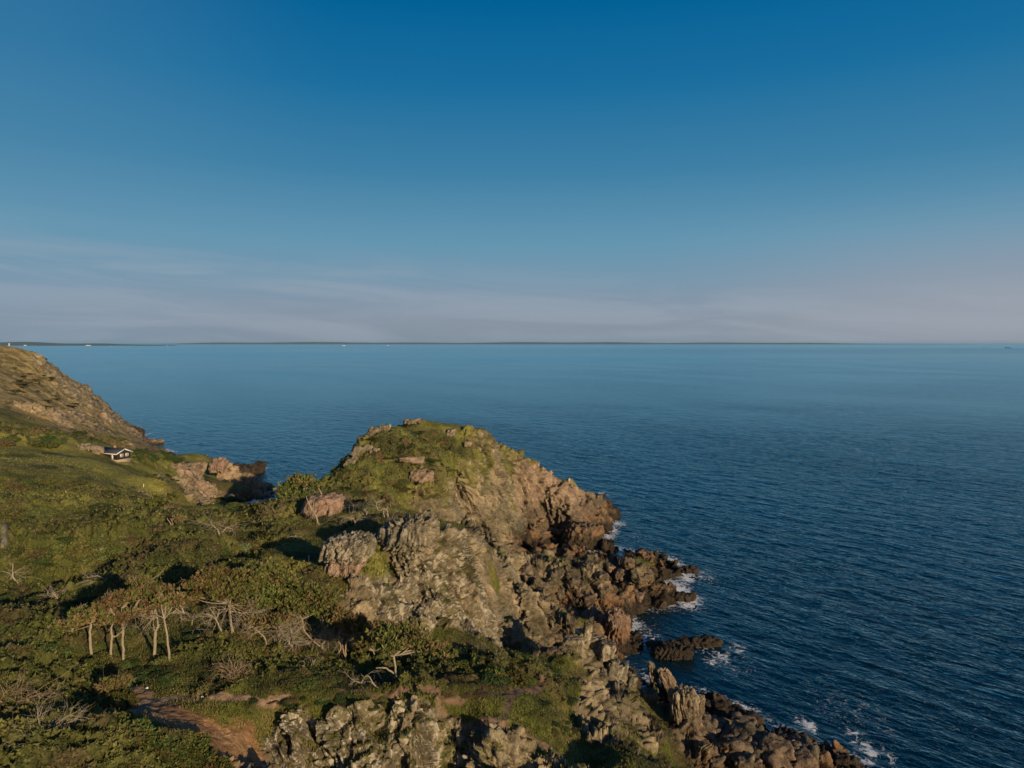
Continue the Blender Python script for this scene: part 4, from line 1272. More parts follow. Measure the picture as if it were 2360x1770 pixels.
pine('low crooked tree with a sharp bent trunk at the shrub edge', (616, 1488), [[(616, 1488, 0, 5), (611, 1471, 0, 4.2), (600, 1460, 0, 3.6), (590, 1452, 0, 3), (570, 1454, 0, 1.8)]], [(592, 1436, .4, 18, 7, 60, .8)], 10, group=GP, sprays=[(590, 1452, 0, -.9, .05, 7, 1.4, 2), (598, 1456, 0, -.5, -.5, 4, 1.2, 2)])
pine('arched pale tree under the dense canopy', (641, 1479), [[(641, 1479, .3, 4), (643, 1462, .3, 3.5), (636, 1447, .3, 3), (624, 1442, .3, 2.5), (610, 1452, .3, 1.5)]], [], 11, name='dead_tree', cat='dead tree', bark=M_DEAD, sprays=[(630, 1444, .3, -.7, .1, 7, 1.4, 2), (640, 1452, .3, .2, -.8, 4, 1.3, 2)])
pine('bare tangled tree leaning left in front of the dense canopy', (685, 1504), [[(685, 1504, 0, 8), (672, 1490, 0, 6.5), (666, 1478, 0, 5), (671, 1460, 0, 3.5), (668, 1448, 0, 2)], [(667, 1480, 0, 4), (660, 1474, 0, 3), (663, 1462, 0, 2)]],
     [], 12, name='dead_tree', cat='dead tree', bark=M_DEAD, sprays=[(668, 1470, 0, -.7, -.2, 8, 1.6, 2), (670, 1462, 0, .7, -.2, 9, 1.8, 2), (671, 1480, 0, .8, 0, 6, 1.3, 2)])
pine('pine with a snaking double trunk and the densest green canopy', (754, 1501), [[(754, 1501, 0, 8.5), (741, 1490, 0, 7), (750, 1473, 0, 5.5), (746, 1456, 0, 5), (749, 1446, 0, 4), (742, 1441, .3, 3)], [(742, 1492, 0, 6), (728, 1482, 0, 5), (713, 1468, .2, 4.5), (700, 1450, .4, 4), (697, 1427, .7, 3.5)], [(754, 1503, 0, 5), (738, 1506, -.2, 4), (720, 1502, -.3, 2.5)]],
     [(660, 1400, 1.2, 40, 22, 380, .08), (700, 1412, .8, 38, 20, 340, .15), (690, 1372, 2.2, 42, 20, 380, .12), (735, 1405, .8, 36, 22, 330, .2), (648, 1368, 2.8, 34, 16, 230, .2), (735, 1378, 2.0, 36, 16, 250, .4), (762, 1420, .6, 26, 16, 180, .3)], 13, group=GP, sprays=[(700, 1440, .4, -.8, .1, 8, 1.8, 2), (715, 1462, .3, .6, .1, 8, 1.8, 2), (748, 1450, .1, .9, .1, 8, 1.8, 2), (725, 1476, .1, .3, -.3, 9, 1.6, 2), (745, 1462, 0, .7, -.2, 5, 1.2, 2), (715, 1480, 0, -.5, .1, 9, 1.6, 2)])
pine('dark V shaped tree with two slim upright stems', (797, 1528), [[(797, 1528, 0, 7), (796.6, 1507, 0, 5.5), (798, 1483, 0, 4), (811, 1465, 0, 2.8), (818, 1456, .2, 2)], [(797, 1516, 0, 4.5), (791, 1500, 0, 3.6), (789, 1483, 0, 3), (782, 1461, .2, 2)]],
     [(800, 1438, .6, 32, 16, 190, .5), (775, 1425, .8, 24, 12, 120, .5), (830, 1452, .4, 26, 14, 150, .55)], 14, group=GP, bark=M_TWIG, sprays=[(800, 1480, 0, .4, -.6, 4, 1.0, 2)])
pine('short pine with a thin bent stem in the shaded thicket', (858, 1532), [[(858, 1532, 0, 4), (863, 1517, 0, 3.4), (861, 1500, 0, 2.8)]], [(858, 1476, .5, 30, 17, 190, .35), (880, 1455, 1, 30, 14, 160, .6), (840, 1490, .4, 20, 10, 80, .2)], 15, group=GP)
pine('pine with a twisted trunk under a broad dark crown at the cliff foot', (933, 1568), [[(933, 1568, 0, 5.5), (914, 1556, 0, 6), (911, 1538, 0, 6), (907, 1512, 0, 5)], [(914, 1556, 0, 5), (899, 1546, 0, 5), (884, 1539, 0, 4.5), (866, 1540, 0, 3)]],
     [(905, 1490, .4, 40, 18, 300, .2), (950, 1485, .6, 34, 18, 250, .55), (885, 1468, 1.4, 30, 14, 180, .25), (985, 1500, .6, 30, 14, 180, .5), (935, 1460, 1.8, 30, 12, 160, .35)], 16, group=GP)
pine('bleached curved log lying on the slope under the twisted pine', (901, 1586), [[(901, 1584, 0, 4.5), (885, 1588, 0, 4.5), (865, 1581, 0, 4), (850, 1558, .1, 2.5), (842, 1560, .1, 1.5)]], [], 17, name='fallen_log', cat='fallen log', bark=M_DEAD)
pine('pale bare branch tangle at the shrub edge below the V tree', (724, 1550), [[(724, 1550, 0, 3.5), (718, 1540, 0, 2.8), (706, 1530, 0, 2)]], [], 18, name='dead_tree', cat='dead tree', bark=M_DEAD, sprays=[(716, 1538, 0, -.8, -.3, 6, 1.1, 2), (718, 1538, 0, .5, -.4, 4, .9, 2)])
pine('bleached forked dead tree in the middle of the scrub', (506, 1236), [[(506, 1236, 0, 5), (503, 1224, 0, 4), (493, 1212, 0, 3), (484, 1204, 0, 2)], [(506, 1234, 0, 4.5), (516, 1222, 0, 3.5), (524, 1216, 0, 2.5), (536, 1220, 0, 1.5)]],
     [], 19, name='dead_tree', cat='dead tree', bark=M_DEAD, sprays=[(494, 1212, 0, -.9, -.3, 7, 2.6, 2), (520, 1217, 0, .9, -.1, 7, 2.6, 2), (503, 1222, 0, .1, -.9, 5, 2.2, 2), (500, 1232, 0, -1, .1, 4, 2.4, 2)])
pine('short reddish dead tree left of the bleached forked one', (399, 1221), [[(401, 1222, 0, 5), (395, 1210, 0, 4), (385, 1194, 0, 2)], [(400, 1220, 0, 3.5), (398, 1204, 0, 3), (393, 1196, 0, 1.5)]], [(412, 1200, .3, 12, 8, 30, 1)], 20, name='dead_tree', cat='dead tree', bark=M_TWIG, sprays=[(399, 1212, 0, .5, -.8, 5, 1.8, 2)])
pine('pale many armed dead tree at the left edge of the shaded hollow', (30, 1362), [[(44, 1364, 0, 4), (40, 1345, 0, 4), (29, 1328, 0, 4.5), (30, 1299, 0, 2.5)], [(14, 1352, 0, 4.5), (22, 1338, 0, 4.5), (29, 1326, 0, 3.5)], [(29, 1322, 0, 2.5), (44, 1312, 0, 2), (60, 1304, 0, 1)], [(29, 1328, 0, 2.5), (14, 1318, 0, 2), (0, 1316, 0, 1)]], [], 21, name='dead_tree', cat='dead tree', bark=M_DEAD, sprays=[(30, 1318, 0, .8, -.2, 4, 1.6, 1), (29, 1322, 0, -.8, -.1, 4, 1.5, 1), (38, 1338, 0, .8, 0, 3, .9, 1)])
pine('grey fallen tree curled like a rib cage in the shaded hollow', (243, 1352), [[(243, 1364, 0, 3), (232, 1352, 0, 4), (238, 1334, 0, 3.5), (222, 1328, 0, 2.5), (200, 1332, 0, 1.5)]], [], 22, name='fallen_log', cat='fallen log', bark=M_DEAD, sprays=[(234, 1338, 0, -.8, .2, 8, 2.4, 1), (220, 1342, 0, -.6, -.3, 6, 1.8, 1), (240, 1334, 0, .6, -.5, 2, 1.2, 1)])
pine('grey brittle skeleton shrub in the shade left of the rib cage log', (138, 1388), [[(138, 1388, 0, 3), (128, 1374, 0, 2.5), (118, 1364, 0, 1.5)]], [], 23, name='dead_shrub', cat='dead shrub', bark=M_DEAD, sprays=[(126, 1372, 0, -.6, -.1, 7, 1.3, 2), (130, 1376, 0, .5, .4, 9, 1.4, 2), (118, 1368, 0, 1, -.1, 4, 1.4, 2)])
pine('pale bent branch rising from the dark scrub right of the rib cage log', (304, 1364), [[(300, 1366, 0, 1.8), (318, 1352, 0, 2), (330, 1330, 0, 2)], [(352, 1334, 0, 2.5), (366, 1324, 0, 2), (378, 1316, 0, 1)]], [], 24, name='dead_tree', cat='dead tree', bark=M_DEAD, sprays=[(322, 1344, 0, .5, -.5, 3, 1, 1)])
pine('tall bleached dead tree before the pink granite mound', (733, 1208), [[(735, 1210, 0, 5), (728, 1190, 0, 4.5), (716, 1170, 0, 3.5), (705, 1144, 0, 1.8)], [(720, 1178, 0, 3), (723, 1160, 0, 2.2), (724, 1150, 0, 1)], [(733, 1206, -.3, 4), (745, 1216, -.6, 2.5), (758, 1226, -1, 1.5)]], [], 25, name='dead_tree', cat='dead tree', bark=M_DEAD, sprays=[(718, 1175, 0, .7, -.2, 4, 1.7, 1), (728, 1192, 0, -.7, -.2, 4, 2.0, 1), (738, 1208, 0, .8, .3, 5, 2.4, 2)])
pine('low twisted dead pine left of the headland saddle', (846, 1190), [[(846, 1190, 0, 3.5), (842, 1176, 0, 3), (832, 1168, 0, 2.5), (812, 1162, 0, 1.5)]], [(830, 1156, .4, 24, 6, 70, .9)], 26, cat='pine tree', bark=M_DEAD, group='stunted pines on the saddle', sprays=[(838, 1170, 0, -.9, -.1, 7, 2.8, 2), (842, 1176, 0, .4, -.4, 4, 1.6, 2)])
pine('twisted grey pine with two legs and flat top on the saddle', (893, 1193), [[(893, 1194, 0, 4), (894, 1180, 0, 3.2), (886, 1172, 0, 3), (872, 1176, 0, 2.5), (866, 1160, 0, 2)], [(886, 1192, 0, 3), (884, 1178, 0, 2.5), (892, 1170, 0, 2)]], [(880, 1150, .6, 22, 6, 70, .8), (905, 1165, .3, 16, 6, 50, .6)], 27, cat='pine tree', bark=M_DEAD, group='stunted pines on the saddle', sprays=[(876, 1170, 0, -.9, -.3, 7, 2.2, 2), (890, 1172, 0, .7, -.5, 4, 1.4, 2)])
pine('bare bush skeleton with arching twigs left of the two legged pine', (820, 1212), [[(822, 1214, 0, 3), (816, 1198, 0, 2.5), (806, 1190, 0, 2)]], [], 28, name='dead_shrub', cat='dead shrub', bark=M_DEAD, sprays=[(812, 1196, 0, -.6, -.4, 8, 2.0, 2), (818, 1204, 0, .5, -.6, 6, 1.8, 2)])
pine('dark windswept pine with a rusty top at the sea edge left of the headland', (668, 1160), [[(680, 1160, 0, 5), (684, 1146, 0, 4.5), (690, 1132, 0, 4)], [(742, 1142, -.5, 4), (736, 1128, -.3, 3), (722, 1120, 0, 2)]], [(682, 1112, 0, 26, 11, 150, .5), (672, 1130, 0, 22, 14, 170, .05), (710, 1122, 0, 26, 9, 120, .6), (690, 1146, 0, 26, 14, 190, .05), (660, 1146, .5, 16, 12, 80, 0)], 29, group='stunted pines on the saddle', tuft=.65, sprays=[(735, 1134, 0, -.7, -.2, 6, 2.2, 2)])
pine('small pale arched snag on the open grass of the hollow', (686, 1247), [[(686, 1248, 0, 3.4), (684, 1239, 0, 3), (676, 1236, 0, 2.5), (664, 1238, 0, 2)]], [], 30, name='dead_tree', cat='dead tree', bark=M_DEAD, sprays=[(678, 1236, 0, .3, -.6, 3, 1.2, 1), (666, 1238, 0, -.2, .6, 2, .7, 0)])
pine('blueish splayed dead branch lying in the shade of the hollow', (652, 1260), [[(644, 1262, 0, 1.6), (654, 1254, 0, 2), (668, 1252, 0, 1.2)]], [], 31, name='fallen_branch', cat='fallen branch', bark=M_DEAD, sprays=[(654, 1255, 0, -.2, .6, 4, 1.0, 1)])
pine('bent bare trunk looping over the bush beside the path fork', (298, 1618), [[(300, 1619, 0, 9), (294, 1610, 0, 9), (285, 1603, 0, 8), (272, 1598, .1, 6), (256, 1600, .2, 5), (238, 1590, .3, 3.5), (228, 1594, .3, 2)], [(298, 1618, 0, 6), (312, 1624, -.2, 4), (332, 1632, -.3, 2)]],
     [(250, 1580, .5, 24, 10, 90, .75), (230, 1600, .2, 20, 9, 70, .8), (276, 1576, .8, 16, 8, 45, .7)], 32, tuft=.28, bark=M_TWIG, sprays=[(250, 1596, .1, -.7, .1, 7, 1.1, 2), (262, 1600, 0, -.5, .4, 4, .8, 2)])
pine('fan of bare white twigs in front of the dark bushes', (100, 1706), [[(100, 1706, 0, 2.5), (99, 1695, 0, 2), (97, 1686, 0, 1.5)]], [], 33, name='dead_shrub', cat='dead shrub', bark=M_DEAD, sprays=[(98, 1692, 0, -.5, -.5, 9, 1.5, 2), (100, 1692, 0, .6, -.5, 9, 1.6, 2), (96, 1696, 0, -.8, .2, 5, 1.1, 2)])
pine('large dry brush of tan twigs at the left border', (30, 1640), [[(30, 1640, 0, 3), (30, 1625, 0, 2.5), (36, 1605, 0, 2)]], [], 34, name='dead_shrub', cat='dead shrub', bark=M_TWIG, sprays=[(30, 1632, 0, .7, -.7, 14, 1.9, 2), (24, 1636, 0, -.5, -.6, 9, 1.7, 2), (40, 1630, 0, .9, 0, 9, 1.5, 2), (20, 1622, .4, .3, -.9, 8, 1.7, 2)])
pine('leafless white thorn bush right of the tan twig brush', (168, 1690), [[(160, 1690, .2, 2.5), (156, 1680, .2, 2)]], [], 35, name='dead_shrub', cat='dead shrub', bark=M_DEAD, sprays=[(156, 1682, .2, .6, -.5, 7, 1.1, 2), (154, 1682, .2, -.5, -.5, 7, 1.0, 2)])
pine('brown fuzzy dead thorn bush on the slope above the path', (540, 1570), [[(540, 1572, 0, 2.5), (540, 1560, 0, 2)]], [], 36, name='dead_shrub', cat='dead shrub', bark=M_TWIG, sprays=[(540, 1562, 0, -.6, -.5, 12, 1.3, 2), (540, 1562, 0, .6, -.5, 12, 1.4, 2), (538, 1560, 0, 0, -.9, 8, 1.2, 2)])
pine('tan bramble dome with one arching branch at the scrub margin', (632, 1200), [[(614, 1198, 0, 3), (622, 1190, 0, 3), (638, 1184, 0, 2)]], [], 37, name='dead_shrub', cat='dead shrub', bark=M_TWIG, sprays=[(634, 1190, 0, -.5, -.6, 10, 2.6, 2), (636, 1190, 0, .7, -.4, 12, 2.8, 2)])
pine('spiky olive bush with bare stems beside the grass slope', (378, 1180), [[(378, 1182, 0, 4), (380, 1165, 0, 3)]], [(374, 1160, 0, 30, 13, 110, .15)], 38, name='shrub', cat='shrub', tuft=.8, bark=M_TWIG, sprays=[(378, 1176, 0, -.4, -.8, 9, 2.8, 1), (380, 1176, 0, .4, -.8, 9, 2.8, 1)])
pine('thin crooked pine stem left of the bare tangled tree', (650, 1498), [[(650, 1498, 0, 4.5), (644, 1480, 0, 3.8), (653, 1462, .1, 3), (640, 1442, .2, 2)]], [(640, 1434, .4, 24, 10, 90, .6)], 60, group=GP, sprays=[(650, 1460, .1, -.8, -.1, 7, 1.5, 2), (645, 1452, .1, .9, 0, 7, 1.5, 2)])
pine('slender leaning stem just right of the snaking double trunk', (778, 1505), [[(778, 1505, 0, 4.5), (785, 1487, 0, 3.8), (774, 1469, .1, 3), (790, 1449, .2, 2)]], [(790, 1441, .4, 24, 10, 90, .6)], 61, group=GP, sprays=[(778, 1467, .1, -.8, -.1, 7, 1.5, 2), (784, 1459, .1, .9, 0, 7, 1.5, 2)])
pine('grey crooked stem right of the dark V shaped tree', (830, 1512), [[(830, 1512, 0, 4.5), (825, 1494, 0, 3.8), (832, 1476, .1, 3), (822, 1456, .2, 2)]], [(822, 1448, .4, 24, 10, 90, .6)], 62, group=GP, sprays=[(830, 1474, .1, -.8, -.1, 7, 1.5, 2), (826, 1466, .1, .9, 0, 7, 1.5, 2)])
pine('bent thin stem left of the twisted cliff foot pine', (880, 1528), [[(880, 1528, 0, 4.5), (886, 1510, 0, 3.8), (877, 1492, .1, 3), (890, 1472, .2, 2)]], [(890, 1464, .4, 24, 10, 90, .6)], 63, group=GP, sprays=[(880, 1490, .1, -.8, -.1, 7, 1.5, 2), (885, 1482, .1, .9, 0, 7, 1.5, 2)])
pine('thin dark stem behind the low crooked tree', (575, 1462), [[(575, 1462, 0, 4.5), (569, 1444, 0, 3.8), (578, 1426, .1, 3), (565, 1406, .2, 2)]], [(565, 1398, .4, 24, 10, 90, .6)], 64, group=GP, sprays=[(575, 1424, .1, -.8, -.1, 7, 1.5, 2), (570, 1416, .1, .9, 0, 7, 1.5, 2)])
for i, (u, v, u2, v2, lb) in enumerate(((1150, 1540, 1120, 1528, 'tangle of grey twigs left of the dark bushes above the gully'), (1110, 1520, 1098, 1500, 'curled pale branches among the brown scrub at the cliff foot'), (690, 1450, 684, 1430, 'thin reddish sapling under the dense canopy'), (830, 1580, 838, 1568, 'low pale twig left of the lying bleached log'), (900, 1210, 908, 1204, 'small bare twig bush behind the grey crag'))):
    pine(lb, (u, v), [[(u, v, 0, 3), ((u + u2) / 2, (v + v2) / 2 - 3, 0, 2.5), (u2, v2, 0, 1.5)]], [], 40 + i, name='dead_shrub', cat='dead shrub', bark=M_DEAD if i != 2 else M_TWIG, sprays=[((u + u2) / 2, (v + v2) / 2, 0, -.6, -.3, 6, 1.2, 2), ((u + u2) / 2, (v + v2) / 2, 0, .6, -.3, 6, 1.2, 2)])


# ---------------------------------------------------------------- shrubs
def shrub_proto(seed, kind):
    g = np.random.default_rng(seed)
    G = Geo()
    if kind == 'dwarf_pine':
        p_, out = lobes_points(g, 330, 1, 1, .75, 9)
        v_, f_, c_ = tufts(p_ + np.array([0, 0, .1]), out, .26, g, (.070, .090, .022), (.120, .085, .032), .2, 8)
        G.add(v_, f_, c_)
    else:
        n = 2300
        p_, out = lobes_points(g, n, 1, 1, .72, 13)
        p_[:, 2] = np.maximum(p_[:, 2], -.1) + .02
        d = out + g.normal(size=(n, 3)) * .8
        d /= np.linalg.norm(d, axis=1, keepdims=True)
        s1 = np.cross(d, g.normal(size=(n, 3))); s1 /= np.linalg.norm(s1, axis=1, keepdims=True)
        s2 = np.cross(d, s1)
        L = (.050 + .035 * g.random(n))[:, None]
        v_ = np.stack([p_ - s1 * L, p_ + s2 * L * .6, p_ + s1 * L, p_ - s2 * L * .6], 1).reshape(-1, 3)
        base = {'leafy': (.074, .092, .024), 'pale': (.16, .19, .075), 'olive': (.105, .108, .032), 'brown': (.105, .078, .036), 'dark': (.038, .058, .016)}[kind]
        c_ = np.array(base) * (.65 + .7 * g.random(n))[:, None]
        G.add(v_, np.arange(n * 4).reshape(n, 4), np.repeat(c_, 4, 0))
    return G.build('shrub', M_LEAF, link=False)


PROTO = {k: [shrub_proto(500 + 17 * i + 3 * len(k) + ord(k[0]), k) for i in range(3)] for k in ('leafy', 'pale', 'olive', 'brown', 'dark', 'dwarf_pine')}
KINDW = {'leafy': 'green leafy', 'pale': 'pale silvery green', 'olive': 'olive green', 'brown': 'rusty brown', 'dark': 'dark green', 'dwarf_pine': 'dark dwarf pine'}


def shrubs(poly, n, smin, smax, kinds, where, group, seed, flat=.75):
    g = np.random.default_rng(seed)
    for u, v in in_poly(poly, n, seed):
        x, y, z = ground(u, v)
        if z < 1.5 or (samp(rockm, x, y) > .8 and g.random() < .7):
            continue
        k = kinds[int(g.integers(0, len(kinds)))]
        me = PROTO[k][int(g.integers(0, 3))]
        o = bpy.data.objects.new({'dwarf_pine': 'dwarf_pine', 'brown': 'heather_clump', 'dark': 'juniper_bush', 'olive': 'gorse_bush', 'pale': 'willow_bush', 'leafy': 'shrub'}[k], me)
        C.objects.link(o)
        s_ = smin + (smax - smin) * g.random() ** 1.4
        o.location = (x, y, z - .12 * s_)
        o.scale = (s_ * (1 + .5 * g.random()), s_ * (1 + .3 * g.random()), s_ * flat * (.75 + .5 * g.random()))
        o.rotation_euler = (g.normal() * .12, g.normal() * .12, g.random() * 6.28)
        rel = (s_ - smin) / (smax - smin)
        tag(o, ('large ' if rel > .5 else 'low ' if rel < .15 else '') + KINDW[k] + ' ' + where, {'dwarf_pine': 'dwarf pine', 'brown': 'heather', 'dark': 'juniper', 'olive': 'gorse', 'pale': 'willow bush', 'leafy': 'shrub'}[k], KINDW[k] + ' shrubs ' + group)


shrubs([(0, 1115), (150, 1110), (260, 1135), (340, 1175), (470, 1190), (640, 1175), (690, 1210), (600, 1225), (300, 1290), (0, 1310)], 240, .9, 2.1, ['leafy', 'olive', 'leafy', 'dark', 'brown', 'olive'], 'shrub in the scrub between the meadow and the hollow', 'in the wide scrub', 11, .62)
shrubs([(180, 1240), (300, 1230), (520, 1240), (600, 1270), (560, 1305), (200, 1300)], 60, .9, 1.8, ['leafy', 'olive', 'pale', 'brown'], 'shrub on the rounded mound before the shaded hollow', 'on the rounded mound', 12, .6)
shrubs([(200, 1255), (235, 1255), (235, 1290), (200, 1290)], 5, 1.0, 1.5, ['pale'], 'shrub in the bright clump above the shaded hollow', 'in the bright clump', 13)
shrubs([(460, 1155), (560, 1140), (640, 1150), (700, 1170), (690, 1200), (560, 1195), (470, 1185)], 46, 1.2, 2.4, ['dark', 'leafy', 'dark', 'olive'], 'bush in the band above the hidden inlet', 'above the hidden inlet', 14, .8)
shrubs([(0, 985), (60, 985), (120, 1000), (260, 1008), (300, 1020), (180, 1020), (60, 1030), (0, 1030)], 46, 1.6, 3.2, ['dark', 'olive', 'leafy', 'brown'], 'bush along the foot of the left hill', 'along the foot of the left hill', 15, .75)
shrubs([(310, 1035), (360, 1045), (420, 1055), (400, 1065), (315, 1062)], 16, 1.4, 2.6, ['dark', 'dark', 'olive'], 'bush right of the cabin', 'beside the cabin', 16, .9)
shrubs([(320, 1088), (400, 1095), (480, 1130), (430, 1120), (340, 1100)], 18, .7, 1.4, ['dark', 'brown'], 'bush on the bank below the lawn', 'below the lawn', 17)
shrubs([(0, 1330), (300, 1310), (420, 1330), (380, 1390), (200, 1420), (0, 1400)], 80, .6, 1.3, ['dark', 'leafy', 'dark'], 'bush in the shaded hollow behind the pine row', 'in the shaded hollow', 18, .6)
shrubs([(0, 1395), (110, 1400), (240, 1500), (230, 1560), (120, 1540), (0, 1480)], 60, .5, 1.15, ['leafy', 'olive', 'dark', 'leafy'], 'bush on the bank left of the pine row', 'left of the pine row', 19, .8)
shrubs([(0, 1430), (70, 1450), (120, 1500), (0, 1510)], 22, .5, .9, ['brown'], 'heather clump on the left bank', 'on the left bank', 20, .6)
shrubs([(400, 1450), (600, 1480), (900, 1540), (760, 1580), (560, 1585), (380, 1570), (330, 1540)], 90, .4, 1.0, ['leafy', 'olive', 'brown', 'dark'], 'bush between the pines and the path', 'between the pines and the path', 21, .7)
shrubs([(230, 1525), (400, 1535), (390, 1580), (330, 1590), (240, 1565)], 24, .4, .8, ['dark', 'leafy'], 'bush at the foot of the row pines', 'at the foot of the row pines', 22, .8)
shrubs([(0, 1540), (140, 1550), (250, 1580), (300, 1640), (220, 1680), (0, 1680)], 60, .45, .95, ['dwarf_pine', 'olive', 'dark', 'dwarf_pine'], 'bush left of the path fork', 'left of the path fork', 23, .85)
shrubs([(0, 1680), (150, 1690), (280, 1660), (380, 1690), (470, 1740), (520, 1800), (0, 1800)], 95, .45, .95, ['dwarf_pine', 'dwarf_pine', 'olive'], 'bush in the near left corner thicket', 'in the near left corner', 24, .9)
shrubs([(820, 1440), (1000, 1480), (1100, 1530), (1080, 1570), (960, 1570), (840, 1500)], 60, .5, 1.2, ['dark', 'olive', 'dwarf_pine', 'brown'], 'bush at the foot of the white lichened cliff', 'at the foot of the lichened cliff', 25, .9)
shrubs([(1080, 1510), (1290, 1530), (1290, 1565), (1160, 1580), (1060, 1560)], 50, .5, 1.15, ['dark', 'leafy', 'dwarf_pine'], 'bush over the gully left of the block outcrop', 'over the gully', 26, .95)
shrubs([(1000, 1555), (1150, 1570), (1120, 1610), (960, 1600)], 30, .3, .65, ['brown', 'olive', 'dark'], 'bush beside the trodden ledge path', 'beside the ledge path', 27, .7)
shrubs([(760, 1100), (830, 1090), (930, 1100), (930, 1130), (840, 1150), (760, 1145)], 30, .8, 1.7, ['olive', 'leafy', 'dark', 'brown'], 'bush low on the left of the headland', 'low on the headland', 28, .6)
shrubs([(860, 1010), (960, 985), (1060, 1040), (1040, 1090), (880, 1075)], 46, .7, 1.7, ['dark', 'brown', 'dark', 'olive'], 'clump of heather high on the headland', 'high on the headland', 29, .45)
shrubs([(0, 830), (120, 870), (200, 920), (120, 950), (0, 930)], 36, 1.5, 3.4, ['brown', 'dark', 'olive'], 'clump of heath on the left hill', 'on the left hill', 30, .3)
shrubs([(560, 1620), (760, 1640), (940, 1630), (1040, 1650), (860, 1600), (640, 1605)], 36, .25, .6, ['olive', 'dark', 'brown'], 'tuft bush along the near cliff edge', 'along the near cliff edge', 31, .7)
shrubs([(1300, 1590), (1420, 1640), (1500, 1720), (1420, 1770), (1260, 1700), (1200, 1640)], 50, .25, .65, ['olive', 'leafy', 'dark'], 'bush on the green right hand slope', 'on the right hand slope', 32, .6)

# ---------------------------------------------------------------- low growth nobody could count
gi = np.random.default_rng(99)
turf = (1 - rk) * (1 - soil) * (P[:, 2] > 1.2) * (P[:, 1] < 175) * (P[:, 1] > 34)
cand = np.nonzero(turf > .35)[0]
# the mesh is evenly dense to the eye, so an even draw from it is too
vis_w = cand[gi.random(len(cand)) < min(1, 380000 / max(1, len(cand)))]
K = len(vis_w)
bp = P[vis_w] + gi.normal(size=(K, 3)) * np.array([.12, .12, .02])
sb = scrub[vis_w]
isb = gi.random(K) < np.clip(sb * 1.3, 0, .92)
up_ = np.where(isb, .55, 1.0)
dd = np.stack([gi.normal(size=K), gi.normal(size=K), np.abs(gi.normal(size=K)) * .6 + up_], 1) * np.stack([np.where(isb, .9, .55)] * 2 + [np.ones(K)], 1)
dd /= np.linalg.norm(dd, axis=1, keepdims=True)
dist_ = np.hypot(bp[:, 0], bp[:, 1])
ln = np.where(isb, .13 + .0013 * dist_, .10 + .0008 * dist_) * (.6 + .8 * gi.random(K))
s3 = np.cross(dd, gi.normal(size=(K, 3))); s3 /= np.linalg.norm(s3, axis=1, keepdims=True)
sd_ = s3 * (ln * np.where(isb, .5, .22))[:, None]
tip = bp + dd * ln[:, None]
bp = bp + dd * (ln * np.where(isb, -.1, -.15))[:, None]
gv = np.stack([bp - sd_, bp + sd_, tip], 1).reshape(-1, 3)
gcol = col[vis_w] * (.7 + .65 * gi.random(K))[:, None] * 1.08
gc = add_mesh('ground_cover', gv, np.arange(K * 3).reshape(K, 3), M_COVER)
set_attr(gc.data, 'albedo', np.repeat(gcol, 3, 0), 'FLOAT_COLOR')
tag(gc, 'low grass, heather and bilberry growing over the slopes', 'ground cover', kind='stuff')
# PART3







# ---------------------------------------------------------------- the cabin
def flat_mat(name, c, rough=.8, c2=None, scale=3):
    m, t, b = new_mat(name)
    co = N(t, 'ShaderNodeTexCoord').outputs['Object']
    n_ = noise(t, co, scale, 4, .6)
    t.links.new(mixc(t, maprange(t, n_, .3, .7), c, c2 or tuple(q * .8 for q in c)), b.inputs['Base Color'])
    b.inputs['Roughness'].default_value = rough
    return m


M_BLACK = flat_mat('black_timber', (.018, .014, .014), .8)
M_ROOF = flat_mat('slate_felt', (.045, .047, .055), .7)
M_WHITE = flat_mat('white_paint', (.72, .70, .66), .6)
M_BRICK = flat_mat('chimney_brick', (.36, .20, .11), .9, (.26, .14, .08), 8)
M_GLASS = flat_mat('window_glass', (.30, .32, .33), .15)
M_STONE = flat_mat('foundation_stone', (.30, .20, .15), .9, (.40, .33, .27), 4)
cx_, cy_, _ = hit(264, 1060)
cz_ = float(samp(hG, cx_, cy_)) - .25
cab = bpy.data.objects.new('cabin', None); C.objects.link(cab)
cab.location = (cx_, cy_, cz_)
cab.rotation_euler = (0, 0, R(-24))
tag(cab, 'small black wooden cabin with white trim and brick chimney below the meadow', 'cabin')


def box_geo(x0, x1, y0, y1, z0, z1):
    v = np.array([(x, y, z) for z in (z0, z1) for y in (y0, y1) for x in (x0, x1)], float)
    f = np.array([(2, 3, 1, 0), (5, 7, 6, 4), (1, 5, 4, 0), (6, 7, 3, 2), (4, 6, 2, 0), (3, 7, 5, 1)])
    return v, f


def boxes(name, rows, mat, parent):
    G = Geo()
    for r_ in rows:
        G.add(*box_geo(*r_))
    return G.build(name, mat, parent)


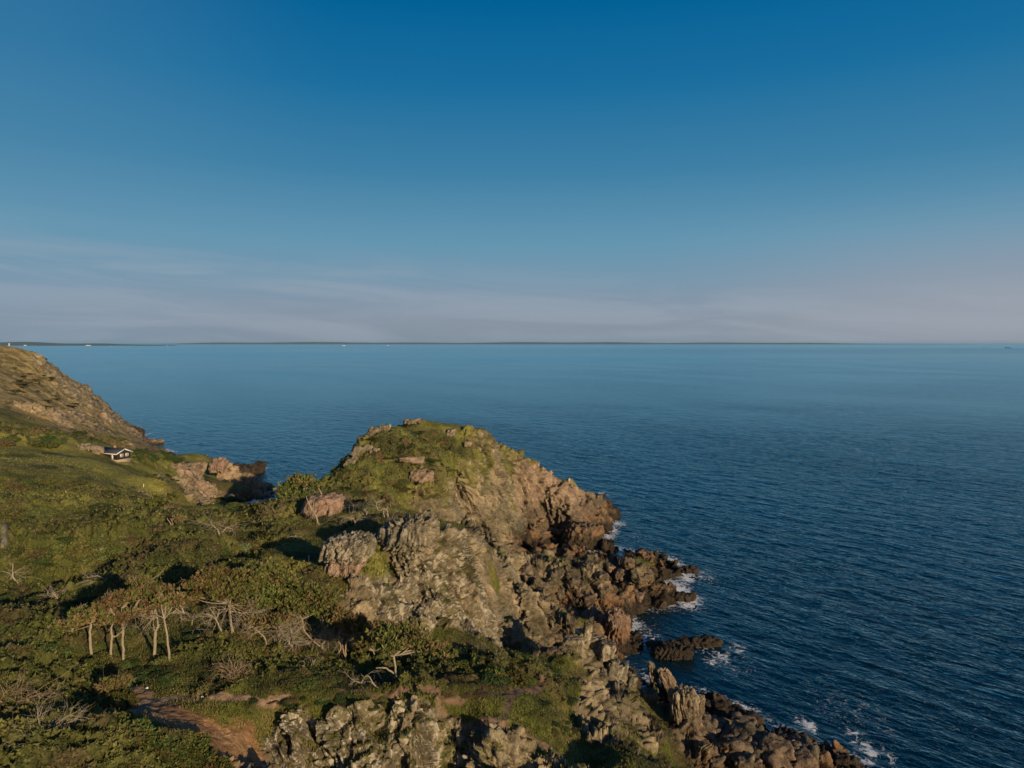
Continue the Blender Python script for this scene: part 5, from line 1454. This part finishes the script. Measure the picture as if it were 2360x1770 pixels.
# long axis x; gable end faces +x; eave side faces -y (towards the camera)
CW, CD, WH, RH = 3.8, 2.1, 1.75, .95
v = [(-CW, -CD, 0), (CW, -CD, 0), (CW, CD, 0), (-CW, CD, 0), (-CW, -CD, WH), (CW, -CD, WH), (CW, CD, WH), (-CW, CD, WH), (-CW, 0, WH + RH), (CW, 0, WH + RH)]
wall = add_mesh('wall', v, [(0, 1, 5, 4), (1, 2, 6, 9, 5), (2, 3, 7, 6), (3, 0, 4, 8, 7), (4, 5, 9, 8), (6, 7, 8, 9), (0, 3, 2, 1)], M_BLACK, cab)
boxes('foundation', [(-CW + .05, CW - .05, -CD + .05, CD - .05, -1.6, -.004)], M_STONE, cab)
G = Geo()
for s in (-1, 1):
    ov = .45
    k = RH / CD
    y1 = s * (CD + ov); z1 = WH - ov * k
    n_ = np.array([0, s * RH, CD]); n_ = n_ / np.linalg.norm(n_) * .16
    p = np.array([(-CW - ov, 0, WH + RH), (CW + ov, 0, WH + RH), (CW + ov, y1, z1), (-CW - ov, y1, z1)], float) + np.array([0, 0, .03])
    vv = np.vstack([p, p + n_])
    G.add(vv, np.array([(0, 1, 2, 3), (4, 5, 6, 7), (0, 1, 5, 4), (1, 2, 6, 5), (2, 3, 7, 6), (3, 0, 4, 7)]))
roof = G.build('roof', M_ROOF, cab)
G = Geo()
for xe in (CW + .455, -CW - .50):
    for s in (-1, 1):
        ov = .45; k = RH / CD
        a_ = np.array([xe, 0, WH + RH + .06]); b_ = np.array([xe, s * (CD + ov), WH - ov * k + .06])
        vv = np.array([a_ + (0, 0, -.13), b_ + (0, 0, -.13), b_ + (0, 0, .17), a_ + (0, 0, .17)])
        vv = np.vstack([vv, vv + np.array([.05, 0, 0])])
        G.add(vv, np.array([(0, 1, 2, 3), (4, 7, 6, 5), (0, 4, 5, 1), (1, 5, 6, 2), (2, 6, 7, 3), (3, 7, 4, 0)]))
ez = WH - .45 * RH / CD
G.add(*box_geo(-CW - .45, CW + .45, -CD - .51, -CD - .46, ez - .06, ez + .20))
G.build('fascia', M_WHITE, roof)
boxes('chimney', [(-.75, -.05, .15, .75, WH + .5, WH + RH + .7), (-.80, 0, .10, .80, WH + RH + .7, WH + RH + .82)], M_BRICK, roof)
boxes('door', [(1.35, 2.35, -CD - .07, -CD - .003, .05, 1.62)], M_WHITE, cab)
for y0 in (-1.15, .45):
    fr_ = boxes('window', [(CW + .003, CW + .08, y0, y0 + .95, .65, .72), (CW + .003, CW + .08, y0, y0 + .95, 1.42, 1.5), (CW + .003, CW + .08, y0, y0 + .09, 0.72, 1.42), (CW + .003, CW + .08, y0 + .86, y0 + .95, 0.72, 1.42), (CW + .003, CW + .08, y0 + .44, y0 + .51, 0.72, 1.42)], M_WHITE, cab)
    boxes('pane', [(CW + .002, CW + .03, y0 + .09, y0 + .86, 0.72, 1.42)], M_GLASS, fr_)
boxes('railing', [(-2.9, .3, -CD - 1.35, -CD - 1.25, .62, .80), (.2, .3, -CD - 1.35, -CD - 1.25, -.6, .62), (-1.4, -1.3, -CD - 1.35, -CD - 1.25, -.6, .62), (-2.9, -2.8, -CD - 1.35, -CD - 1.25, -.6, .62)], M_WHITE, cab)
boxes('deck', [(-2.95, .35, -CD - 1.4, -CD - .01, -.25, -.1)], M_BLACK, cab)

# ---------------------------------------------------------------- small things
for lb, u, v, h_, w_ in (('white trail marker post in the grass left of the grey knoll', 712, 1299, .95, .05), ('small white post low on the smooth grass slope', 331, 1123, .7, .08), ('little white stake on the lawn right of the cabin', 384, 1081, .6, .08)):
    x, y, z = ground(u, v)
    th_ = np.arange(8) * math.pi / 4
    vv = np.concatenate([np.stack([np.cos(th_) * w_, np.sin(th_) * w_, np.full(8, q)], 1) for q in (-.3, h_ - .04)] + [np.stack([np.cos(th_) * w_ * .6, np.sin(th_) * w_ * .6, np.full(8, h_)], 1)])
    ff = [(i + 8 * k, (i + 1) % 8 + 8 * k, (i + 1) % 8 + 8 * k + 8, i + 8 * k + 8) for k in (0, 1) for i in range(8)] + [tuple(range(16, 24))]
    o = add_mesh('marker_post', vv, ff, M_WHITE, loc=(x, y, z))
    tag(o, lb, 'marker post')
for lb, u, v, s_ in (('small white stone beside the path fork', 339, 1591, .09), ('small white stone under the level path', 466, 1610, .09)):
    x, y, z = ground(u, v)
    vv, fs = ICO[3]
    o = add_mesh('stone', vv * np.array([s_ * 1.2, s_, s_ * .7]) * (1 + .15 * fbm3(vv * 2 + u, 2, 9))[:, None], fs, M_WHITE, loc=(x, y, z + .12), smooth=True)
    tag(o, lb, 'stone')

# a distant walker on the seaward ridge of the headland: one continuous skinned body
M_SHIRT = flat_mat('pale_clothes', (.55, .45, .42), .9)
M_SKIN = flat_mat('skin', (.45, .28, .2), .6)
M_TROU = flat_mat('dark_trousers', (.05, .05, .06), .9)
x, y, z = ground(1312, 1116)
pe = bpy.data.objects.new('person', None); C.objects.link(pe); pe.location = (x, y, z + .1)
tag(pe, 'person in pale clothes standing on the seaward ridge of the headland', 'person')


try:
    me = bpy.data.meshes.new('body')
    vs_ = [(0, 0, .95), (0, 0, 1.2), (0, 0, 1.42), (0, 0, 1.52), (0, -.01, 1.6), (0, -.01, 1.74), (.2, 0, 1.42), (.25, 0, 1.15), (.22, -.08, .9), (.22, -.1, .8), (-.2, 0, 1.42), (-.25, 0, 1.15), (-.22, -.08, .9), (-.22, -.1, .8), (.1, 0, .88), (.11, -.02, .48), (.12, 0, .08), (.12, -.14, .03), (-.1, 0, .88), (-.11, -.02, .48), (-.12, 0, .08), (-.12, -.14, .03)]
    ed_ = [(0, 1), (1, 2), (2, 3), (3, 4), (4, 5), (2, 6), (6, 7), (7, 8), (8, 9), (2, 10), (10, 11), (11, 12), (12, 13), (0, 14), (14, 15), (15, 16), (16, 17), (0, 18), (18, 19), (19, 20), (20, 21)]
    rd_ = [.15, .14, .15, .06, .09, .09, .06, .05, .038, .04, .06, .05, .038, .04, .09, .065, .045, .05, .09, .065, .045, .05]
    me.from_pydata(vs_, ed_, [])
    o = bpy.data.objects.new('body', me); C.objects.link(o); o.parent = pe
    md = o.modifiers.new('skin', 'SKIN')
    if not me.skin_vertices:
        bpy.context.view_layer.objects.active = o
    for i, r_ in enumerate(rd_):
        me.skin_vertices[0].data[i].radius = (r_, r_)
    me.skin_vertices[0].data[0].use_root = True
    o.modifiers.new('sub', 'SUBSURF').levels = 1
    me.materials.append(M_SHIRT)
    hair = ICO[3][0] * np.array([.1, .11, .09]) + np.array([0, .02, 1.72])
    add_mesh('hair', hair, ICO[3][1], flat_mat('hair', (.06, .04, .03)), pe, smooth=True)
except Exception as ex:
    print('person', ex)

# ---------------------------------------------------------------- far shore, ships
m_far, t, b = new_mat('far_woodland')
co = N(t, 'ShaderNodeNewGeometry').outputs['Position']
n_ = noise(t, co, .004, 5, .6)
t.links.new(mixc(t, maprange(t, n_, .35, .65), (.035, .055, .05), (.09, .10, .075)), b.inputs['Base Color'])
b.inputs['Roughness'].default_value = 1


def coast(name, Y, u0, u1, hfun, depth):
    us = np.linspace(u0, u1, 260)
    x = (us - 1180) / F * Y
    h_ = np.array([hfun(q) for q in us])
    edge_ = 1500 * fbm2(x / 9000, x * 0 + Y, 3, 7)
    rows = []
    for k, (dy, kz) in enumerate(((-300, -.05), (0, .35), (depth * .25, .8), (depth * .6, 1.0), (depth, .9), (depth * 1.6, -.1))):
        rows.append(np.stack([x * (1 + dy / Y), Y + dy + edge_, h_ * kz - 3], 1))
    v = np.concatenate(rows); n = len(us)
    ff = np.array([(k * n + i, k * n + i + 1, (k + 1) * n + i + 1, (k + 1) * n + i) for k in range(5) for i in range(n - 1)])
    o = add_mesh(name, v, ff, m_far, smooth=True)
    tag(o, kind='structure')


def hA(u):
    e_ = sstep(330, 520, np.array(u)) * sstep(2230, 1600, np.array(u))
    return float(e_) * (62 + 10 * math.sin(u * .011) + 8 * math.sin(u * .027 + 1)) + 4 * float(sstep(200, 350, np.array(u)))


coast('far_coast', 24000, 300, 2240, hA, 3000)


def hB(u):
    return float(sstep(420, 60, np.array(u))) * (48 + 14 * math.sin(u * .03)) + 12 * float(sstep(470, 380, np.array(u)))


coast('far_coast', 13000, -500, 480, hB, 2500)
M_PALE = flat_mat('pale_walls', (.7, .66, .62), .8)


def far_building(name, label, u, Y, w_, d_, h_, tower=0):
    x = (u - 1180) / F * Y
    e_ = bpy.data.objects.new(name, None); C.objects.link(e_); e_.location = (x, Y, 0)
    tag(e_, label, 'building')
    v = [(-w_, -d_, 0), (w_, -d_, 0), (w_, d_, 0), (-w_, d_, 0), (-w_, -d_, h_), (w_, -d_, h_), (w_, d_, h_), (-w_, d_, h_)]
    add_mesh('wall', v, [(0, 1, 5, 4), (1, 2, 6, 5), (2, 3, 7, 6), (3, 0, 4, 7)], M_PALE, e_)
    rr_ = h_ * .25
    v = [(-w_ * 1.05, -d_ * 1.1, h_), (w_ * 1.05, -d_ * 1.1, h_), (w_ * 1.05, d_ * 1.1, h_), (-w_ * 1.05, d_ * 1.1, h_), (-w_, 0, h_ + rr_), (w_, 0, h_ + rr_)]
    add_mesh('roof', v, [(0, 1, 5, 4), (2, 3, 4, 5), (1, 2, 5), (3, 0, 4), (0, 3, 2, 1)], M_ROOF, e_)


far_building('silo_building', 'tall white block on the far left coast', 23, 12700, 8, 8, 44)
far_building('harbour_building', 'low pale hall on the far shore right of the white block', 60, 12600, 18, 14, 15)
far_building('harbour_building', 'long low pale building farthest right on the left coast', 205, 12600, 38, 14, 13)


def ship(label, u, Y, L, hgt_, hull_m, deck_m, name='ship'):
    x = (u - 1180) / F * Y
    e_ = bpy.data.objects.new(name, None); C.objects.link(e_); e_.location = (x, Y, 0)
    tag(e_, label, 'ship')
    L *= .55; hgt_ *= .6
    W_ = L * .08
    v = [(-L, 0, 0), (-L * .9, -W_, 0), (L * .8, -W_, 0), (L, 0, 0), (L * .8, W_, 0), (-L * .9, W_, 0)]
    v = v + [(a * 1.03, b_ * 1.1, hgt_ * .45) for a, b_, c in v]
    add_mesh('hull', v, [(0, 1, 7, 6), (1, 2, 8, 7), (2, 3, 9, 8), (3, 4, 10, 9), (4, 5, 11, 10), (5, 0, 6, 11), (6, 7, 8, 9, 10, 11)], hull_m, e_)
    boxes('deckhouse', [(-L * .85, -L * .55, -W_ * .8, W_ * .8, hgt_ * .45, hgt_), (-L * .45, L * .7, -W_ * .7, W_ * .7, hgt_ * .45, hgt_ * .6)], deck_m, e_)


ship('dark cargo ship lying far out on the right', 2322, 7000, 58, 16, M_BLACK, M_BLACK)
ship('very small dark vessel left of the far cargo ship', 2268, 7400, 16, 11, M_BLACK, M_BLACK)
ship('white ferry below the far coast near the middle left', 793, 12000, 42, 26, M_WHITE, M_WHITE)
ship('white ship right of the white ferry', 895, 12500, 36, 18, M_WHITE, M_WHITE)
ship('small white vessel third in line under the far coast', 932, 12800, 16, 18, M_WHITE, M_WHITE)
ship('lone white vessel on the far left horizon', 387, 11000, 14, 24, M_WHITE, M_WHITE)
ship('tiny white vessel between the left coast and the far coast', 257, 11000, 12, 16, M_WHITE, M_WHITE)

# ---------------------------------------------------------------- the air over the water
m, t, b = new_mat('haze_air')
t.nodes.remove(b)
pv = N(t, 'ShaderNodeVolumePrincipled')
pv.inputs['Color'].default_value = (.36, .66, .92, 1)
pv.inputs['Density'].default_value = 0.5 / 28000
pv.inputs['Anisotropy'].default_value = 0.0
t.links.new(pv.outputs[0], [n for n in t.nodes if n.type == 'OUTPUT_MATERIAL'][0].inputs['Volume'])
hv, hf = box_geo(-36000, 36000, -400, 34000, -11, 92)
hz_ = add_mesh('haze', hv, hf, m)
tag(hz_, 'thin bluish air between the cliffs and the far shore', 'haze', kind='stuff')
